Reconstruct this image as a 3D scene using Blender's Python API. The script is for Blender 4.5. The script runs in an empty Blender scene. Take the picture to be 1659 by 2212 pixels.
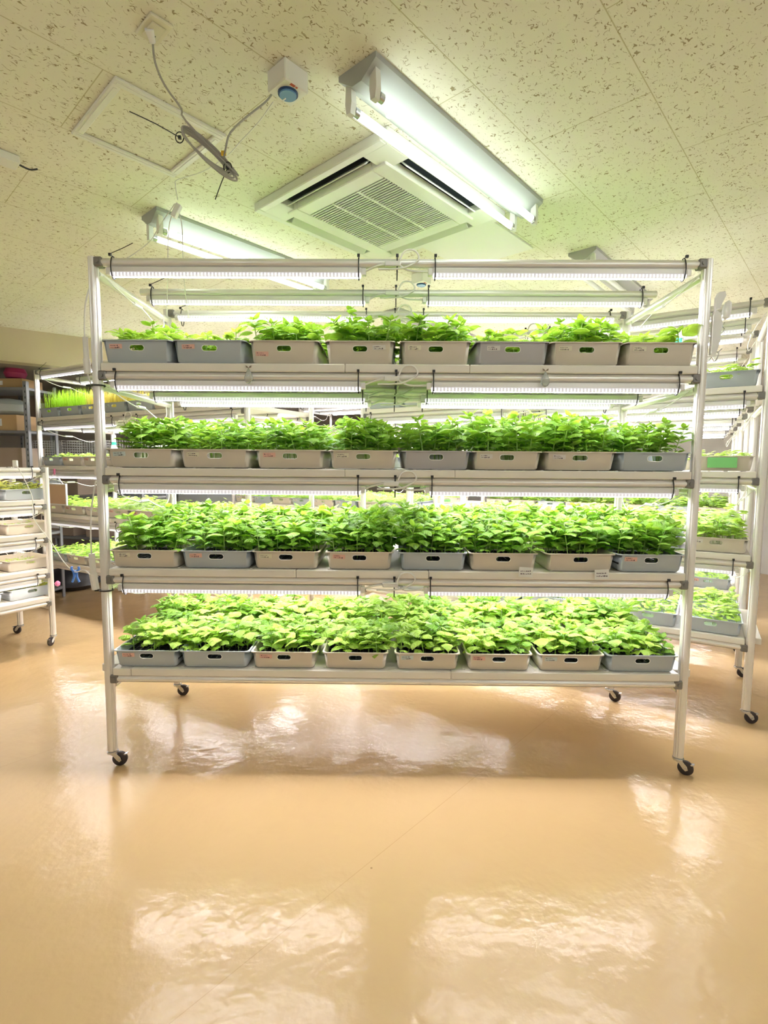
import bpy, bmesh, math, random
from mathutils import Vector, Matrix
random.seed(7)
PI = math.pi
col = bpy.context.scene.collection
sc = bpy.context.scene

# ---------------------------------------------------------------- camera
FPX, YAW, PIT, ROL = 1120.41, -0.0089, -0.0871, 0.0072
CAM = Vector((1.4019, -2.5259, 1.5368))
CEIL = 2.889
_F = Vector((math.sin(YAW)*math.cos(PIT), math.cos(YAW)*math.cos(PIT), math.sin(PIT)))
_R = Vector((math.cos(YAW), -math.sin(YAW), 0))
_U = _R.cross(_F)
_R2 = _R*math.cos(ROL) + _U*math.sin(ROL)
_U2 = -_R*math.sin(ROL) + _U*math.cos(ROL)
cd = bpy.data.cameras.new('camera')
cam = bpy.data.objects.new('camera', cd); col.objects.link(cam)
M = Matrix.Identity(4)
for i in range(3):
    M[i][0], M[i][1], M[i][2], M[i][3] = _R2[i], _U2[i], -_F[i], CAM[i]
cam.matrix_world = M
cd.sensor_fit = 'HORIZONTAL'; cd.sensor_width = 36.0; cd.lens = FPX/1659*36
cd.clip_start = .05; cd.clip_end = 60
sc.camera = cam

def at(u, v, x=None, y=None, z=None):
    """pixel of the 1659x2212 photograph -> point on a world plane"""
    d = _F*FPX + _R2*(u-829.5) - _U2*(v-1106)
    if x is not None: t = (x-CAM.x)/d.x
    elif y is not None: t = (y-CAM.y)/d.y
    else: t = (z-CAM.z)/d.z
    return CAM + d*t

# ---------------------------------------------------------------- light and exposure
w = bpy.data.worlds.new('world'); sc.world = w; w.use_nodes = True
w.node_tree.nodes['Background'].inputs[0].default_value = (.8, .85, .8, 1)
w.node_tree.nodes['Background'].inputs[1].default_value = .3
sc.view_settings.view_transform = 'Standard'; sc.view_settings.look = 'None'
sc.view_settings.gamma = 1; sc.view_settings.use_curve_mapping = False
sc.view_settings.exposure = 2.04
LED = 26.0        # radiance of the grow tubes
FLUO = 1.6       # radiance of the ceiling tubes
FLUO_FILL = 4.0      # radiance of fill tubes added out of view to brighten tray fronts and ceiling
CARTLED = 7.5

# ---------------------------------------------------------------- materials
def mat(name, c, rough=.5, metal=0, spec=.5, coat=0, trans=0, alpha=1, emit=None, es=0):
    m = bpy.data.materials.new(name); m.use_nodes = True
    b = m.node_tree.nodes['Principled BSDF']
    b.inputs['Base Color'].default_value = (*c, 1); b.inputs['Roughness'].default_value = rough
    b.inputs['Metallic'].default_value = metal; b.inputs['Specular IOR Level'].default_value = spec
    b.inputs['Coat Weight'].default_value = coat; b.inputs['Transmission Weight'].default_value = trans
    b.inputs['Alpha'].default_value = alpha
    if emit: b.inputs['Emission Color'].default_value = (*emit, 1); b.inputs['Emission Strength'].default_value = es
    return m
def N(m, t, **k):
    n = m.node_tree.nodes.new(t)
    for a, b in k.items():
        if a.startswith('i_'): n.inputs[a[2:].replace('_', ' ')].default_value = b
        else: setattr(n, a, b)
    return n
def Lk(m, a, b): m.node_tree.links.new(a, b)
def bsdf(m): return m.node_tree.nodes['Principled BSDF']
def mixc(m, fac, a, b, blend='MIX'):
    n = m.node_tree.nodes.new('ShaderNodeMix'); n.data_type = 'RGBA'; n.blend_type = blend
    for s, i in ((fac, 0), (a, 6), (b, 7)):
        if hasattr(s, 'default_value') or hasattr(s, 'is_linked'): Lk(m, s, n.inputs[i])
        elif i == 0: n.inputs[0].default_value = s
        else: n.inputs[i].default_value = (*s, 1)
    return n.outputs[2]
def math_(m, op, a, b=0, c=0, clamp=False):
    n = m.node_tree.nodes.new('ShaderNodeMath'); n.operation = op; n.use_clamp = clamp
    for s, i in ((a, 0), (b, 1), (c, 2)):
        if hasattr(s, 'is_linked'): Lk(m, s, n.inputs[i])
        else: n.inputs[i].default_value = s
    return n.outputs[0]
def mottle(m, scale, amt, c1, c2):
    tc = N(m, 'ShaderNodeTexCoord'); nz = N(m, 'ShaderNodeTexNoise', i_Scale=scale, i_Detail=4.0)
    Lk(m, tc.outputs['Object'], nz.inputs['Vector'])
    Lk(m, mixc(m, math_(m, 'MULTIPLY', nz.outputs[0], amt), c1, c2), bsdf(m).inputs['Base Color'])

MT = {}
MT['alu'] = mat('brushed_aluminium', (.84, .82, .79), .36, .45)
MT['alu_l'] = mat('pale_aluminium', (.80, .79, .77), .45, .35)
MT['steel'] = mat('zinc_steel', (.62, .64, .66), .25, .9)
MT['joint'] = mat('grey_joint', (.25, .24, .23), .4, .6)
MT['panel'] = mat('cream_shelf_plastic', (.80, .76, .68), .45)
mottle(MT['panel'], 5, .5, (.82, .78, .70), (.74, .70, .62))
MT['white'] = mat('white_plastic', (.82, .82, .80), .35)
MT['acw'] = mat('air_con_plastic', (.80, .81, .75), .4)
MT['grey'] = mat('grey_plastic', (.45, .45, .44), .45)
MT['filter'] = mat('dark_filter', (.07, .07, .065), .7)
MT['lampbody'] = mat('lamp_body_enamel', (.42, .45, .43), .5)
MT['black'] = mat('black_plastic', (.015, .015, .017), .35)
MT['rubber'] = mat('brown_black_rubber', (.045, .035, .035), .5)
MT['dark'] = mat('dark_recess', (.03, .04, .05), .6)
MT['cable'] = mat('pale_cable', (.78, .77, .72), .4)
MT['gcable'] = mat('grey_cable', (.36, .35, .31), .45)
MT['blue'] = mat('blue_dial', (.16, .36, .62), .35)
MT['dblue'] = mat('dark_blue_ring', (.02, .06, .18), .35)
MT['red'] = mat('red_print', (.55, .12, .08), .5)
MT['yellow'] = mat('yellow_tag', (.8, .5, .03), .5)
MT['cyanclip'] = mat('blue_clip', (.08, .25, .75), .35)
MT['pinkclip'] = mat('pink_clip', (.85, .25, .45), .35)
MT['green'] = mat('green_band', (.03, .42, .26), .4)
MT['greenlab'] = mat('green_label', (.22, .60, .20), .6)
MT['greensheet'] = mat('green_sheet', (.02, .38, .25), .7)
MT['card'] = mat('cardboard', (.50, .33, .17), .8)
MT['cardd'] = mat('dull_cardboard', (.30, .23, .17), .8)
MT['shelfsteel'] = mat('grey_shelf_steel', (.25, .26, .27), .45, .5)
MT['paper'] = mat('paper_white', (.80, .80, .76), .7)
MT['pinkp'] = mat('pink_paper', (.78, .48, .40), .7)
MT['creamp'] = mat('cream_paper', (.74, .72, .55), .7)
MT['bluep'] = mat('pale_blue_paper', (.58, .68, .66), .7)
MT['greyp'] = mat('white_worn_paper', (.70, .68, .64), .7)
MT['ink'] = mat('ink', (.10, .07, .09), .7)
MT['soil'] = mat('dark_substrate', (.02, .018, .015), .9)
MT['cell'] = mat('black_cell_tray', (.02, .022, .024), .3)
MT['beige'] = mat('beige_tray_plastic', (.66, .60, .50), .42)
MT['bluegrey'] = mat('blue_grey_tray_plastic', (.46, .51, .54), .42)
MT['grey_t'] = mat('mid_grey_tray_plastic', (.47, .46, .47), .42)
MT['stem'] = mat('pale_green_stem', (.34, .50, .14), .5)
MT['bag'] = mat('translucent_bag', (.55, .60, .58), .3, alpha=.75)
MT['magenta'] = mat('magenta_plastic', (.42, .04, .13), .5)
MT['tan'] = mat('tan_board', (.66, .45, .28), .6)
MT['glass'] = mat('clear_acrylic', (.80, .86, .84), .08, trans=.85)
MT['tubeoff'] = mat('unlit_tube', (.75, .76, .74), .3)

def leafmat(name, c_lo, c_hi, tr):
    m = mat(name, c_hi, .38, spec=.5)
    b = bsdf(m); nt = m.node_tree
    oi = N(m, 'ShaderNodeObjectInfo'); uv = N(m, 'ShaderNodeUVMap'); sp = N(m, 'ShaderNodeSeparateXYZ')
    Lk(m, uv.outputs[0], sp.inputs[0])
    geo = N(m, 'ShaderNodeNewGeometry')
    nz = N(m, 'ShaderNodeTexNoise', i_Scale=14.0); Lk(m, geo.outputs['Position'], nz.inputs['Vector'])
    f = math_(m, 'ADD', math_(m, 'MULTIPLY', oi.outputs['Random'], .35), math_(m, 'MULTIPLY_ADD', nz.outputs[0], 1.6, -.5), clamp=True)
    base = mixc(m, f, c_lo, c_hi)
    au = math_(m, 'ABSOLUTE', math_(m, 'SUBTRACT', sp.outputs[0], .5))
    mid = math_(m, 'LESS_THAN', au, .025)
    wv = math_(m, 'SINE', math_(m, 'MULTIPLY', math_(m, 'SUBTRACT', sp.outputs[1], math_(m, 'MULTIPLY', au, .7)), 38.0))
    vein = math_(m, 'MAXIMUM', mid, math_(m, 'GREATER_THAN', wv, .93))
    base2 = mixc(m, math_(m, 'MULTIPLY', vein, .35), base, (.45, .68, .16))
    Lk(m, base2, b.inputs['Base Color'])
    bp = N(m, 'ShaderNodeBump', i_Strength=.5, i_Distance=.002); Lk(m, wv, bp.inputs['Height']); Lk(m, bp.outputs[0], b.inputs['Normal'])
    t = N(m, 'ShaderNodeBsdfTranslucent'); Lk(m, mixc(m, .75, base2, tr), t.inputs[0])
    mx = N(m, 'ShaderNodeMixShader'); mx.inputs[0].default_value = .36
    out = nt.nodes['Material Output']
    Lk(m, b.outputs[0], mx.inputs[1]); Lk(m, t.outputs[0], mx.inputs[2]); Lk(m, mx.outputs[0], out.inputs[0])
    return m
MT['leaf'] = leafmat('basil_leaf', (.13, .32, .045), (.36, .60, .08), (.50, .80, .05))
MT['leafy'] = leafmat('young_basil_leaf', (.31, .52, .08), (.56, .76, .14), (.58, .85, .08))
MT['leafyellow'] = leafmat('yellow_green_leaf', (.45, .60, .08), (.75, .70, .16), (.8, .8, .15))
MT['grassg'] = leafmat('wheatgrass_green', (.30, .55, .03), (.50, .75, .05), (.5, .85, .05))
MT['grassy'] = leafmat('wheatgrass_yellow', (.65, .58, .10), (.80, .70, .20), (.8, .7, .15))

# LED tubes: the diode row faces down; the clear side walls glow faintly with the bead pattern
def ledmat(name, colr, s):
    m = mat(name, (.55, .55, .56), .3)
    b = bsdf(m)
    tc = N(m, 'ShaderNodeTexCoord'); sp = N(m, 'ShaderNodeSeparateXYZ'); Lk(m, tc.outputs['Object'], sp.inputs[0])
    wv = math_(m, 'SINE', math_(m, 'MULTIPLY', sp.outputs[0], 2*PI/.0165))
    st = math_(m, 'MULTIPLY_ADD', math_(m, 'GREATER_THAN', wv, -.1), s*.62, s*.42)
    b.inputs['Emission Color'].default_value = (*colr, 1)
    Lk(m, st, b.inputs['Emission Strength'])
    return m
MT['led'] = mat('grow_led_light', (.9, .9, .9), .3, emit=(1, .95, 1.0), es=LED)
MT['ledw'] = mat('warm_grow_led_light', (.9, .9, .9), .3, emit=(1, .82, .72), es=CARTLED)
MT['leds'] = ledmat('grow_led_side', (1, .95, 1.0), .21)
MT['ledws'] = ledmat('warm_grow_led_side', (1, .84, .76), .3)
MT['fluo'] = mat('fluorescent_tube_lit', (.9, .9, .9), .3, emit=(.90, 1.0, .93), es=FLUO)

MT['fluofill'] = mat('added_fill_tube', (.9, .9, .9), .3, emit=(.90, .96, 1.0), es=FLUO_FILL)

# ceiling board: off-white mineral board with worm-like pits and staggered butt joints
TH, GX, GY = .8399, 2.6397, -.1843
AX = Vector((math.cos(TH), math.sin(TH), 0)); BX = Vector((-math.sin(TH), math.cos(TH), 0))
def ceilmat():
    m = mat('pitted_ceiling_board', (.62, .60, .44), .8, spec=.2)
    b = bsdf(m)
    tc = N(m, 'ShaderNodeTexCoord')
    mp = N(m, 'ShaderNodeMapping', vector_type='TEXTURE'); Lk(m, tc.outputs['Object'], mp.inputs['Vector'])
    mp.inputs['Location'].default_value = (GX, GY, 0); mp.inputs['Rotation'].default_value = (0, 0, TH)
    # warp
    n0 = N(m, 'ShaderNodeTexNoise', i_Scale=50.0, i_Detail=1.0); Lk(m, mp.outputs[0], n0.inputs['Vector'])
    vs = N(m, 'ShaderNodeVectorMath', operation='MULTIPLY_ADD')
    Lk(m, n0.outputs['Color'], vs.inputs[0]); vs.inputs[1].default_value = (.03, .045, 0); Lk(m, mp.outputs[0], vs.inputs[2])
    def worms(sx, sy, th, seed):
        mm = N(m, 'ShaderNodeMapping'); Lk(m, vs.outputs[0], mm.inputs['Vector'])
        mm.inputs['Scale'].default_value = (sx, sy, 1); mm.inputs['Location'].default_value = (seed, seed*1.7, seed)
        v = N(m, 'ShaderNodeTexVoronoi', i_Scale=1.0, i_Randomness=1.0); Lk(m, mm.outputs[0], v.inputs['Vector'])
        r = N(m, 'ShaderNodeSeparateColor'); Lk(m, v.outputs['Color'], r.inputs[0])
        lim = math_(m, 'MULTIPLY_ADD', r.outputs[0], th*1.1, th*.25)
        return math_(m, 'MULTIPLY_ADD', math_(m, 'SUBTRACT', lim, v.outputs['Distance']), 18.0, .3, clamp=True)
    w1 = worms(22, 92, .20, 0.3); w2 = worms(34, 105, .17, 5.1); w3 = worms(27, 125, .18, 9.7)
    w4 = worms(95, 110, .15, 3.3)
    ww = math_(m, 'MAXIMUM', math_(m, 'MAXIMUM', w1, w2), math_(m, 'MAXIMUM', w3, math_(m, 'MULTIPLY', w4, .7)))
    br = N(m, 'ShaderNodeTexBrick', offset=.5, squash=1.0); Lk(m, mp.outputs[0], br.inputs['Vector'])
    br.inputs['Scale'].default_value = 1; br.inputs['Mortar Size'].default_value = .0022
    br.inputs['Mortar Smooth'].default_value = .3
    br.inputs['Brick Width'].default_value = .91; br.inputs['Row Height'].default_value = .455
    br.inputs['Color1'].default_value = (0, 0, 0, 1); br.inputs['Color2'].default_value = (.04, .04, .04, 1); br.inputs['Mortar'].default_value = (1, 1, 1, 1)
    fac = br.outputs['Fac']
    nz = N(m, 'ShaderNodeTexNoise', i_Scale=1.3, i_Detail=3.0); Lk(m, tc.outputs['Object'], nz.inputs['Vector'])
    c0 = mixc(m, nz.outputs[0], (.85, .84, .715), (.80, .79, .655))
    c1 = mixc(m, math_(m, 'MULTIPLY', ww, .8), c0, (.27, .20, .07))
    c2 = mixc(m, math_(m, 'MULTIPLY', fac, .62), c1, (.42, .38, .16))
    Lk(m, c2, b.inputs['Base Color'])
    bp = N(m, 'ShaderNodeBump', i_Strength=.4, i_Distance=.004, invert=True)
    Lk(m, math_(m, 'MAXIMUM', ww, fac), bp.inputs['Height']); Lk(m, bp.outputs[0], b.inputs['Normal'])
    return m
MT['ceil'] = ceilmat()

# floor: glossy peach-beige vinyl sheet, wavy polish, a few scuffs and a sheet joint
S0, S1 = at(1266, 1485, z=0), at(374, 2205, z=0)
def floormat():
    m = mat('glossy_beige_vinyl', (.72, .55, .34), .2, spec=.5)
    b = bsdf(m); tc = N(m, 'ShaderNodeTexCoord')
    n1 = N(m, 'ShaderNodeTexNoise', i_Scale=.9, i_Detail=5.0, i_Roughness=.6); Lk(m, tc.outputs['Object'], n1.inputs['Vector'])
    n2 = N(m, 'ShaderNodeTexNoise', i_Scale=9.0, i_Detail=8.0, i_Roughness=.7); Lk(m, tc.outputs['Object'], n2.inputs['Vector'])
    c = mixc(m, n1.outputs[0], (.525, .362, .172), (.585, .415, .223))
    sc_ = math_(m, 'MULTIPLY_ADD', n2.outputs[0], 9.0, -5.9, clamp=True)
    c = mixc(m, math_(m, 'MULTIPLY', sc_, .22), c, (.47, .31, .14))
    # specks
    v = N(m, 'ShaderNodeTexVoronoi', i_Scale=3.2); Lk(m, tc.outputs['Object'], v.inputs['Vector'])
    c = mixc(m, math_(m, 'MULTIPLY', math_(m, 'LESS_THAN', v.outputs['Distance'], .014), .6), c, (.2, .12, .05))
    # sheet joint
    d = (S1-S0).normalized(); nrm = Vector((-d.y, d.x, 0)); off = nrm.dot(S0)
    dp = N(m, 'ShaderNodeVectorMath', operation='DOT_PRODUCT'); Lk(m, tc.outputs['Object'], dp.inputs[0]); dp.inputs[1].default_value = nrm
    dist = math_(m, 'ABSOLUTE', math_(m, 'PINGPONG', math_(m, 'ADD', math_(m, 'SUBTRACT', dp.outputs['Value'], off), 18.2), .91))
    joint = math_(m, 'LESS_THAN', dist, .0016)
    c = mixc(m, math_(m, 'MULTIPLY', joint, .5), c, (.42, .28, .12))
    Lk(m, c, b.inputs['Base Color'])
    n3 = N(m, 'ShaderNodeTexNoise', i_Scale=5.0, i_Detail=3.0); Lk(m, tc.outputs['Object'], n3.inputs['Vector'])
    n4 = N(m, 'ShaderNodeTexNoise', i_Scale=38.0, i_Detail=2.0); Lk(m, tc.outputs['Object'], n4.inputs['Vector'])
    Lk(m, math_(m, 'MULTIPLY_ADD', n1.outputs[0], .16, .10), b.inputs['Roughness'])
    h = math_(m, 'ADD', math_(m, 'MULTIPLY', n3.outputs[0], 1.0), math_(m, 'MULTIPLY', n4.outputs[0], .12))
    bp = N(m, 'ShaderNodeBump', i_Strength=.6, i_Distance=.012); Lk(m, h, bp.inputs['Height'])
    Lk(m, bp.outputs[0], b.inputs['Normal'])
    return m
MT['floor'] = floormat()
MT['wall'] = mat('cream_wall', (.62, .55, .38), .8); mottle(MT['wall'], 2, .6, (.64, .57, .40), (.55, .48, .32))
MT['wallw'] = mat('white_wall', (.80, .80, .78), .8)
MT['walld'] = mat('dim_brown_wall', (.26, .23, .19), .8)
MT['wallg'] = mat('grey_wall', (.62, .62, .60), .8)

# ---------------------------------------------------------------- mesh helpers
class MB:
    def __init__(s): s.v = []; s.f = []; s.m = []; s.uv = {}
    def add(s, vs, fs, m=0, X=None, uvs=None):
        o = len(s.v)
        s.v += [tuple(X @ Vector(p)) if X else tuple(p) for p in vs]
        for k, f in enumerate(fs):
            if uvs: s.uv[len(s.f)] = [uvs[i] for i in f]
            s.f.append(tuple(i+o for i in f)); s.m.append(m)
    def box(s, a, b, m=0, X=None, ch=0):
        x0, y0, z0 = a; x1, y1, z1 = b
        if ch <= 0:
            vs = [(x, y, z) for z in (z0, z1) for y in (y0, y1) for x in (x0, x1)]
            s.add(vs, [(0, 2, 3, 1), (4, 5, 7, 6), (0, 1, 5, 4), (1, 3, 7, 5), (3, 2, 6, 7), (2, 0, 4, 6)], m, X); return
        c = ch
        def ring(z, i):
            return [(x0+i, y0+c, z), (x0+c, y0+i, z), (x1-c, y0+i, z), (x1-i, y0+c, z), (x1-i, y1-c, z), (x1-c, y1-i, z), (x0+c, y1-i, z), (x0+i, y1-c, z)]
        def inner(z): return [(x0+c, y0+c, z)]*2+[(x1-c, y0+c, z)]*2+[(x1-c, y1-c, z)]*2+[(x0+c, y1-c, z)]*2
        vs = [(x0+c, y0+c, z0), (x1-c, y0+c, z0), (x1-c, y1-c, z0), (x0+c, y1-c, z0)] + ring(z0+c, 0) + ring(z1-c, 0) + [(x0+c, y0+c, z1), (x1-c, y0+c, z1), (x1-c, y1-c, z1), (x0+c, y1-c, z1)]
        fs = [(3, 2, 1, 0), (20, 21, 22, 23)]
        for k in range(8): fs.append((4+k, 4+(k+1) % 8, 12+(k+1) % 8, 12+k))
        for k in range(4):
            fs += [(k, 4+(2*k) % 8, ), ] and []
        q = {0: (4, 5), 1: (6, 7), 2: (8, 9), 3: (10, 11)}
        for k in range(4):
            a_, b_ = q[k]; c_, d_ = q[(k+1) % 4]; kn = (k+1) % 4
            fs.append((k, b_, a_)); fs.append((k, kn, c_, b_))
            fs.append((20+k, a_+8, b_+8)); fs.append((20+k, b_+8, c_+8, 20+kn))
        s.add(vs, fs, m, X)
    def cyl(s, p0, p1, r, n=12, m=0, r1=None, cap=True):
        p0, p1 = Vector(p0), Vector(p1); d = (p1-p0).normalized()
        a = d.orthogonal().normalized(); b = d.cross(a); r1 = r if r1 is None else r1
        vs = []
        for p, rr in ((p0, r), (p1, r1)):
            vs += [p+(a*math.cos(t)+b*math.sin(t))*rr for t in (2*PI*k/n for k in range(n))]
        fs = [(k, (k+1) % n, n+(k+1) % n, n+k) for k in range(n)]
        if cap: fs += [tuple(range(n-1, -1, -1)), tuple(range(n, 2*n))]
        s.add(vs, fs, m)
    def tube(s, pts, r, n=6, m=0, smooth=4, closed=False):
        P = [Vector(p) for p in pts]
        if smooth and len(P) > 2:
            Q = []
            L = len(P)
            rng = range(L) if closed else range(L-1)
            for i in rng:
                g = lambda j: P[j % L] if closed else P[max(0, min(L-1, j))]
                a, b, c, d = g(i-1), g(i), g(i+1), g(i+2)
                for k in range(smooth):
                    t = k/smooth
                    Q.append(.5*((2*b)+(c-a)*t+(2*a-5*b+4*c-d)*t*t+(-a+3*b-3*c+d)*t**3))
            if not closed: Q.append(P[-1])
            P = Q
        L = len(P); vs = []; up = None
        for i, p in enumerate(P):
            nx = P[(i+1) % L] if (closed or i < L-1) else p; pv = P[i-1] if (closed or i > 0) else p
            d = (nx-pv).normalized()
            if up is None: up = d.orthogonal().normalized()
            up = (up-d*up.dot(d)).normalized(); b = d.cross(up)
            vs += [p+(up*math.cos(2*PI*k/n)+b*math.sin(2*PI*k/n))*r for k in range(n)]
        fs = []
        for i in range(L if closed else L-1):
            j = (i+1) % L
            for k in range(n): fs.append((i*n+k, i*n+(k+1) % n, j*n+(k+1) % n, j*n+k))
        if not closed: fs += [tuple(range(n-1, -1, -1)), tuple(range((L-1)*n, L*n))]
        s.add(vs, fs, m)
    def lathe(s, prof, n=16, m=0, X=None, mids=None):
        vs = []; fs = []
        for r, z in prof: vs += [(r*math.cos(2*PI*k/n), r*math.sin(2*PI*k/n), z) for k in range(n)]
        o0 = len(s.v)
        for i in range(len(prof)-1):
            mm = mids[i] if mids else m
            f = [(i*n+k, i*n+(k+1) % n, (i+1)*n+(k+1) % n, (i+1)*n+k) for k in range(n)]
            fs += [(g, mm) for g in f]
        s.v += [tuple(X @ Vector(p)) if X else p for p in vs]
        for g, mm in fs: s.f.append(tuple(i+o0 for i in g)); s.m.append(mm)
        s.f.append(tuple(o0+k for k in range(n-1, -1, -1))); s.m.append(mids[0] if mids else m)
        s.f.append(tuple(o0+(len(prof)-1)*n+k for k in range(n))); s.m.append(mids[-1] if mids else m)
    def prism(s, poly, axis, a, b, m=0, X=None):
        """extrude 2-D polygon along axis ('x','y','z') from a to b"""
        def P(p, t): return {'x': (t, p[0], p[1]), 'y': (p[0], t, p[1]), 'z': (p[0], p[1], t)}[axis]
        n = len(poly)
        vs = [P(p, a) for p in poly]+[P(p, b) for p in poly]
        s.add(vs, [tuple(range(n)), tuple(range(2*n-1, n-1, -1))]+[(k, n+k, n+(k+1) % n, (k+1) % n) for k in range(n)], m, X)
    def mesh(s, name, mats, smooth=False, ang=None):
        me = bpy.data.meshes.new(name); me.from_pydata(s.v, [], s.f)
        for mm in (mats if isinstance(mats, (list, tuple)) else [mats]): me.materials.append(MT[mm])
        me.polygons.foreach_set('material_index', s.m)
        if s.uv:
            ul = me.uv_layers.new(name='UVMap')
            for pi, us in s.uv.items():
                p = me.polygons[pi]
                for li, u in zip(p.loop_indices, us): ul.data[li].uv = u
        bm = bmesh.new(); bm.from_mesh(me)
        if not s.uv: bmesh.ops.recalc_face_normals(bm, faces=bm.faces)
        if smooth:
            for f in bm.faces: f.smooth = True
            for e in bm.edges:
                if len(e.link_faces) == 2 and e.calc_face_angle(0) > (ang or .7): e.smooth = False
        bm.to_mesh(me); bm.free(); me.update()
        return me

def O(name, me, parent=None, loc=(0, 0, 0), rz=0, scale=None, rot=None):
    o = bpy.data.objects.new(name, me); col.objects.link(o)
    o.location = loc; o.rotation_euler = rot if rot else (0, 0, rz)
    if scale: o.scale = scale
    if parent: o.parent = parent
    return o
def tag(o, label=None, cat=None, group=None, kind=None):
    if label: o['label'] = label
    if cat: o['category'] = cat
    if group: o['group'] = group
    if kind: o['kind'] = kind
    return o
def thing(name, label, cat, loc=(0, 0, 0), rz=0, group=None, rot=None):
    return tag(O(name, None, None, loc, rz, rot=rot), label, cat, group)
def struct(name, me, loc=(0, 0, 0), rz=0):
    return tag(O(name, me, None, loc, rz), kind='structure')

# ---------------------------------------------------------------- the room
ssx, ssy = .811, .585          # direction of the left-hand wall
sang = math.atan2(ssy, ssx)
def room(s, t): return (ssx*s-ssy*t, ssy*s+ssx*t)
b = MB(); c4 = [room(-5, -5.2), room(8.6, -5.2), room(8.6, 7.3), room(-5, 7.3)]
b.prism(c4, 'z', -.05, 0); struct('floor', b.mesh('floor', 'floor'))
b = MB(); b.prism(c4, 'z', CEIL, CEIL+.05); struct('ceiling', b.mesh('ceiling', 'ceil'))
def wallbox(name, s0, t0, s1, t1, z0=0, z1=CEIL, m='wall'):
    b = MB(); b.prism([room(s0, t0), room(s1, t0), room(s1, t1), room(s0, t1)], 'z', z0, z1)
    return struct(name, b.mesh(name, m))
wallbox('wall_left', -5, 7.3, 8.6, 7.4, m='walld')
wallbox('wall_back', 8.6, -5.2, 8.7, 7.4, m='wallg')
wallbox('wall_right', -5, -5.3, 8.7, -5.2, m='wallw')
wallbox('wall_front', -5.1, -5.3, -5, 7.4, m='wallw')
wallbox('trim_1', -5, 3.62, 8.6, 3.80, 2.56, CEIL)                # dropped soffit face
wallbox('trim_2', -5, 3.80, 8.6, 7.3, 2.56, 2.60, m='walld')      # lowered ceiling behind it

# hatch frame on the ceiling
hT, hL, hB, hR = (at(240, 163, z=CEIL), at(158, 286, z=CEIL), at(378, 378, z=CEIL), at(490, 288, z=CEIL))
hc = (hT+hL+hB+hR)/4; ha = .46/2; hl = ((hR-hT).length+(hB-hL).length)/4
b = MB()
for (x0, y0, x1, y1) in ((-hl, -ha, hl, -ha+.035), (-hl, ha-.035, hl, ha), (-hl, -ha+.035, -hl+.035, ha-.035), (hl-.035, -ha+.035, hl, ha-.035)):
    b.box((x0, y0, -.012), (x1, y1, 0), 0, ch=.003)
    b.box((x0+.012, y0+.012, -.014), (x1-.012, y1-.012, -.012), 0)
o = O('ceiling_hatch_frame', b.mesh('hatch_frame', 'acw'), None, (hc.x, hc.y, CEIL), TH)
tag(o, 'white rectangular access hatch frame in the ceiling behind the hanging cable coil', 'ceiling hatch')

# ---------------------------------------------------------------- ceiling lights
def fixture(pos, ang, label, lit=True, length=1.25, lamp='fluo'):
    t = thing('ceiling_light', label, 'ceiling light', (pos[0], pos[1], CEIL), ang, 'twin tube ceiling lights')
    b = MB()   # wedge body: wide at the ceiling, narrow spine below
    b.prism([(-.088, 0), (.088, 0), (.088, -.018), (.022, -.062), (-.022, -.062), (-.088, -.018)], 'x', 0, length)
    O('light_body', b.mesh('light_body', 'lampbody' if lit else 'grey'), t)
    for s in (-1, 1):
        for x in (.03, length-.03):
            b = MB(); b.prism([(-.013, -.03), (.013, -.03), (.016, -.09), (.010, -.125), (-.010, -.125), (-.016, -.09)], 'x', x-.012, x+.012, X=Matrix.Translation((0, s*.058, 0)))
            O('lamp_holder', b.mesh('lamp_holder', 'acw'), t)
        b = MB(); b.cyl((.047, s*.058, -.105), (length-.047, s*.058, -.105), .0155, 14)
        tb = O('fluorescent_tube', b.mesh('fluorescent_tube', lamp if lit else 'tubeoff', True), t)
        for x in (.043, length-.065):
            b = MB(); b.cyl((x, s*.058, -.105), (x+.022, s*.058, -.105), .017, 14)
            O('tube_cap', b.mesh('tube_cap', 'steel', True), tb)
    b = MB(); b.lathe([(.008, -.06), (.014, -.07), (.014, -.085), (.006, -.09)], 12, X=Matrix.Translation((.17, 0, 0)))
    O('starter', b.mesh('starter', 'white', True), t)
    return t
f1 = (at(735, 165, z=CEIL)+at(808, 110, z=CEIL))/2
a1 = .8540
fixture(f1, a1, 'lit twin tube ceiling light nearest the camera, beside the air conditioner')
f2 = (at(308, 465, z=CEIL)+at(335, 448, z=CEIL))/2
fixture(f2, a1+.0, 'lit twin tube ceiling light above the left end of the front rack')
f3 = (at(1228, 548, z=CEIL)+at(1288, 530, z=CEIL))/2
fixture(f3, a1, 'unlit grey twin tube ceiling light above the right end of the front rack', False)
f4 = at(845, 668, z=CEIL)
fixture(f4, a1, 'unlit twin tube ceiling light seen just under the front rack top bars', False)
for (x, y, lab) in ((-.2, -2.6, 'added twin tube fill light, unseen behind the camera on the left'), (2.7, -2.2, 'added twin tube fill light, unseen behind the camera on the right'),
                    (-2.4, -1.2, 'added twin tube fill light, unseen, far to the left'), (3.9, -.9, 'added twin tube fill light, unseen, to the right'),
                    (1.2, -4.3, 'added twin tube fill light, unseen, farthest behind the camera'), (-1.9, -3.4, 'added twin tube fill light, unseen behind the camera at far left'), (3.0, -3.9, 'added twin tube fill light, unseen behind the camera at far right')):
    fixture((x, y, 0), a1, lab, lamp='fluofill')  # unseen fixtures added as fill, standing in for the room's other lighting

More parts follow.
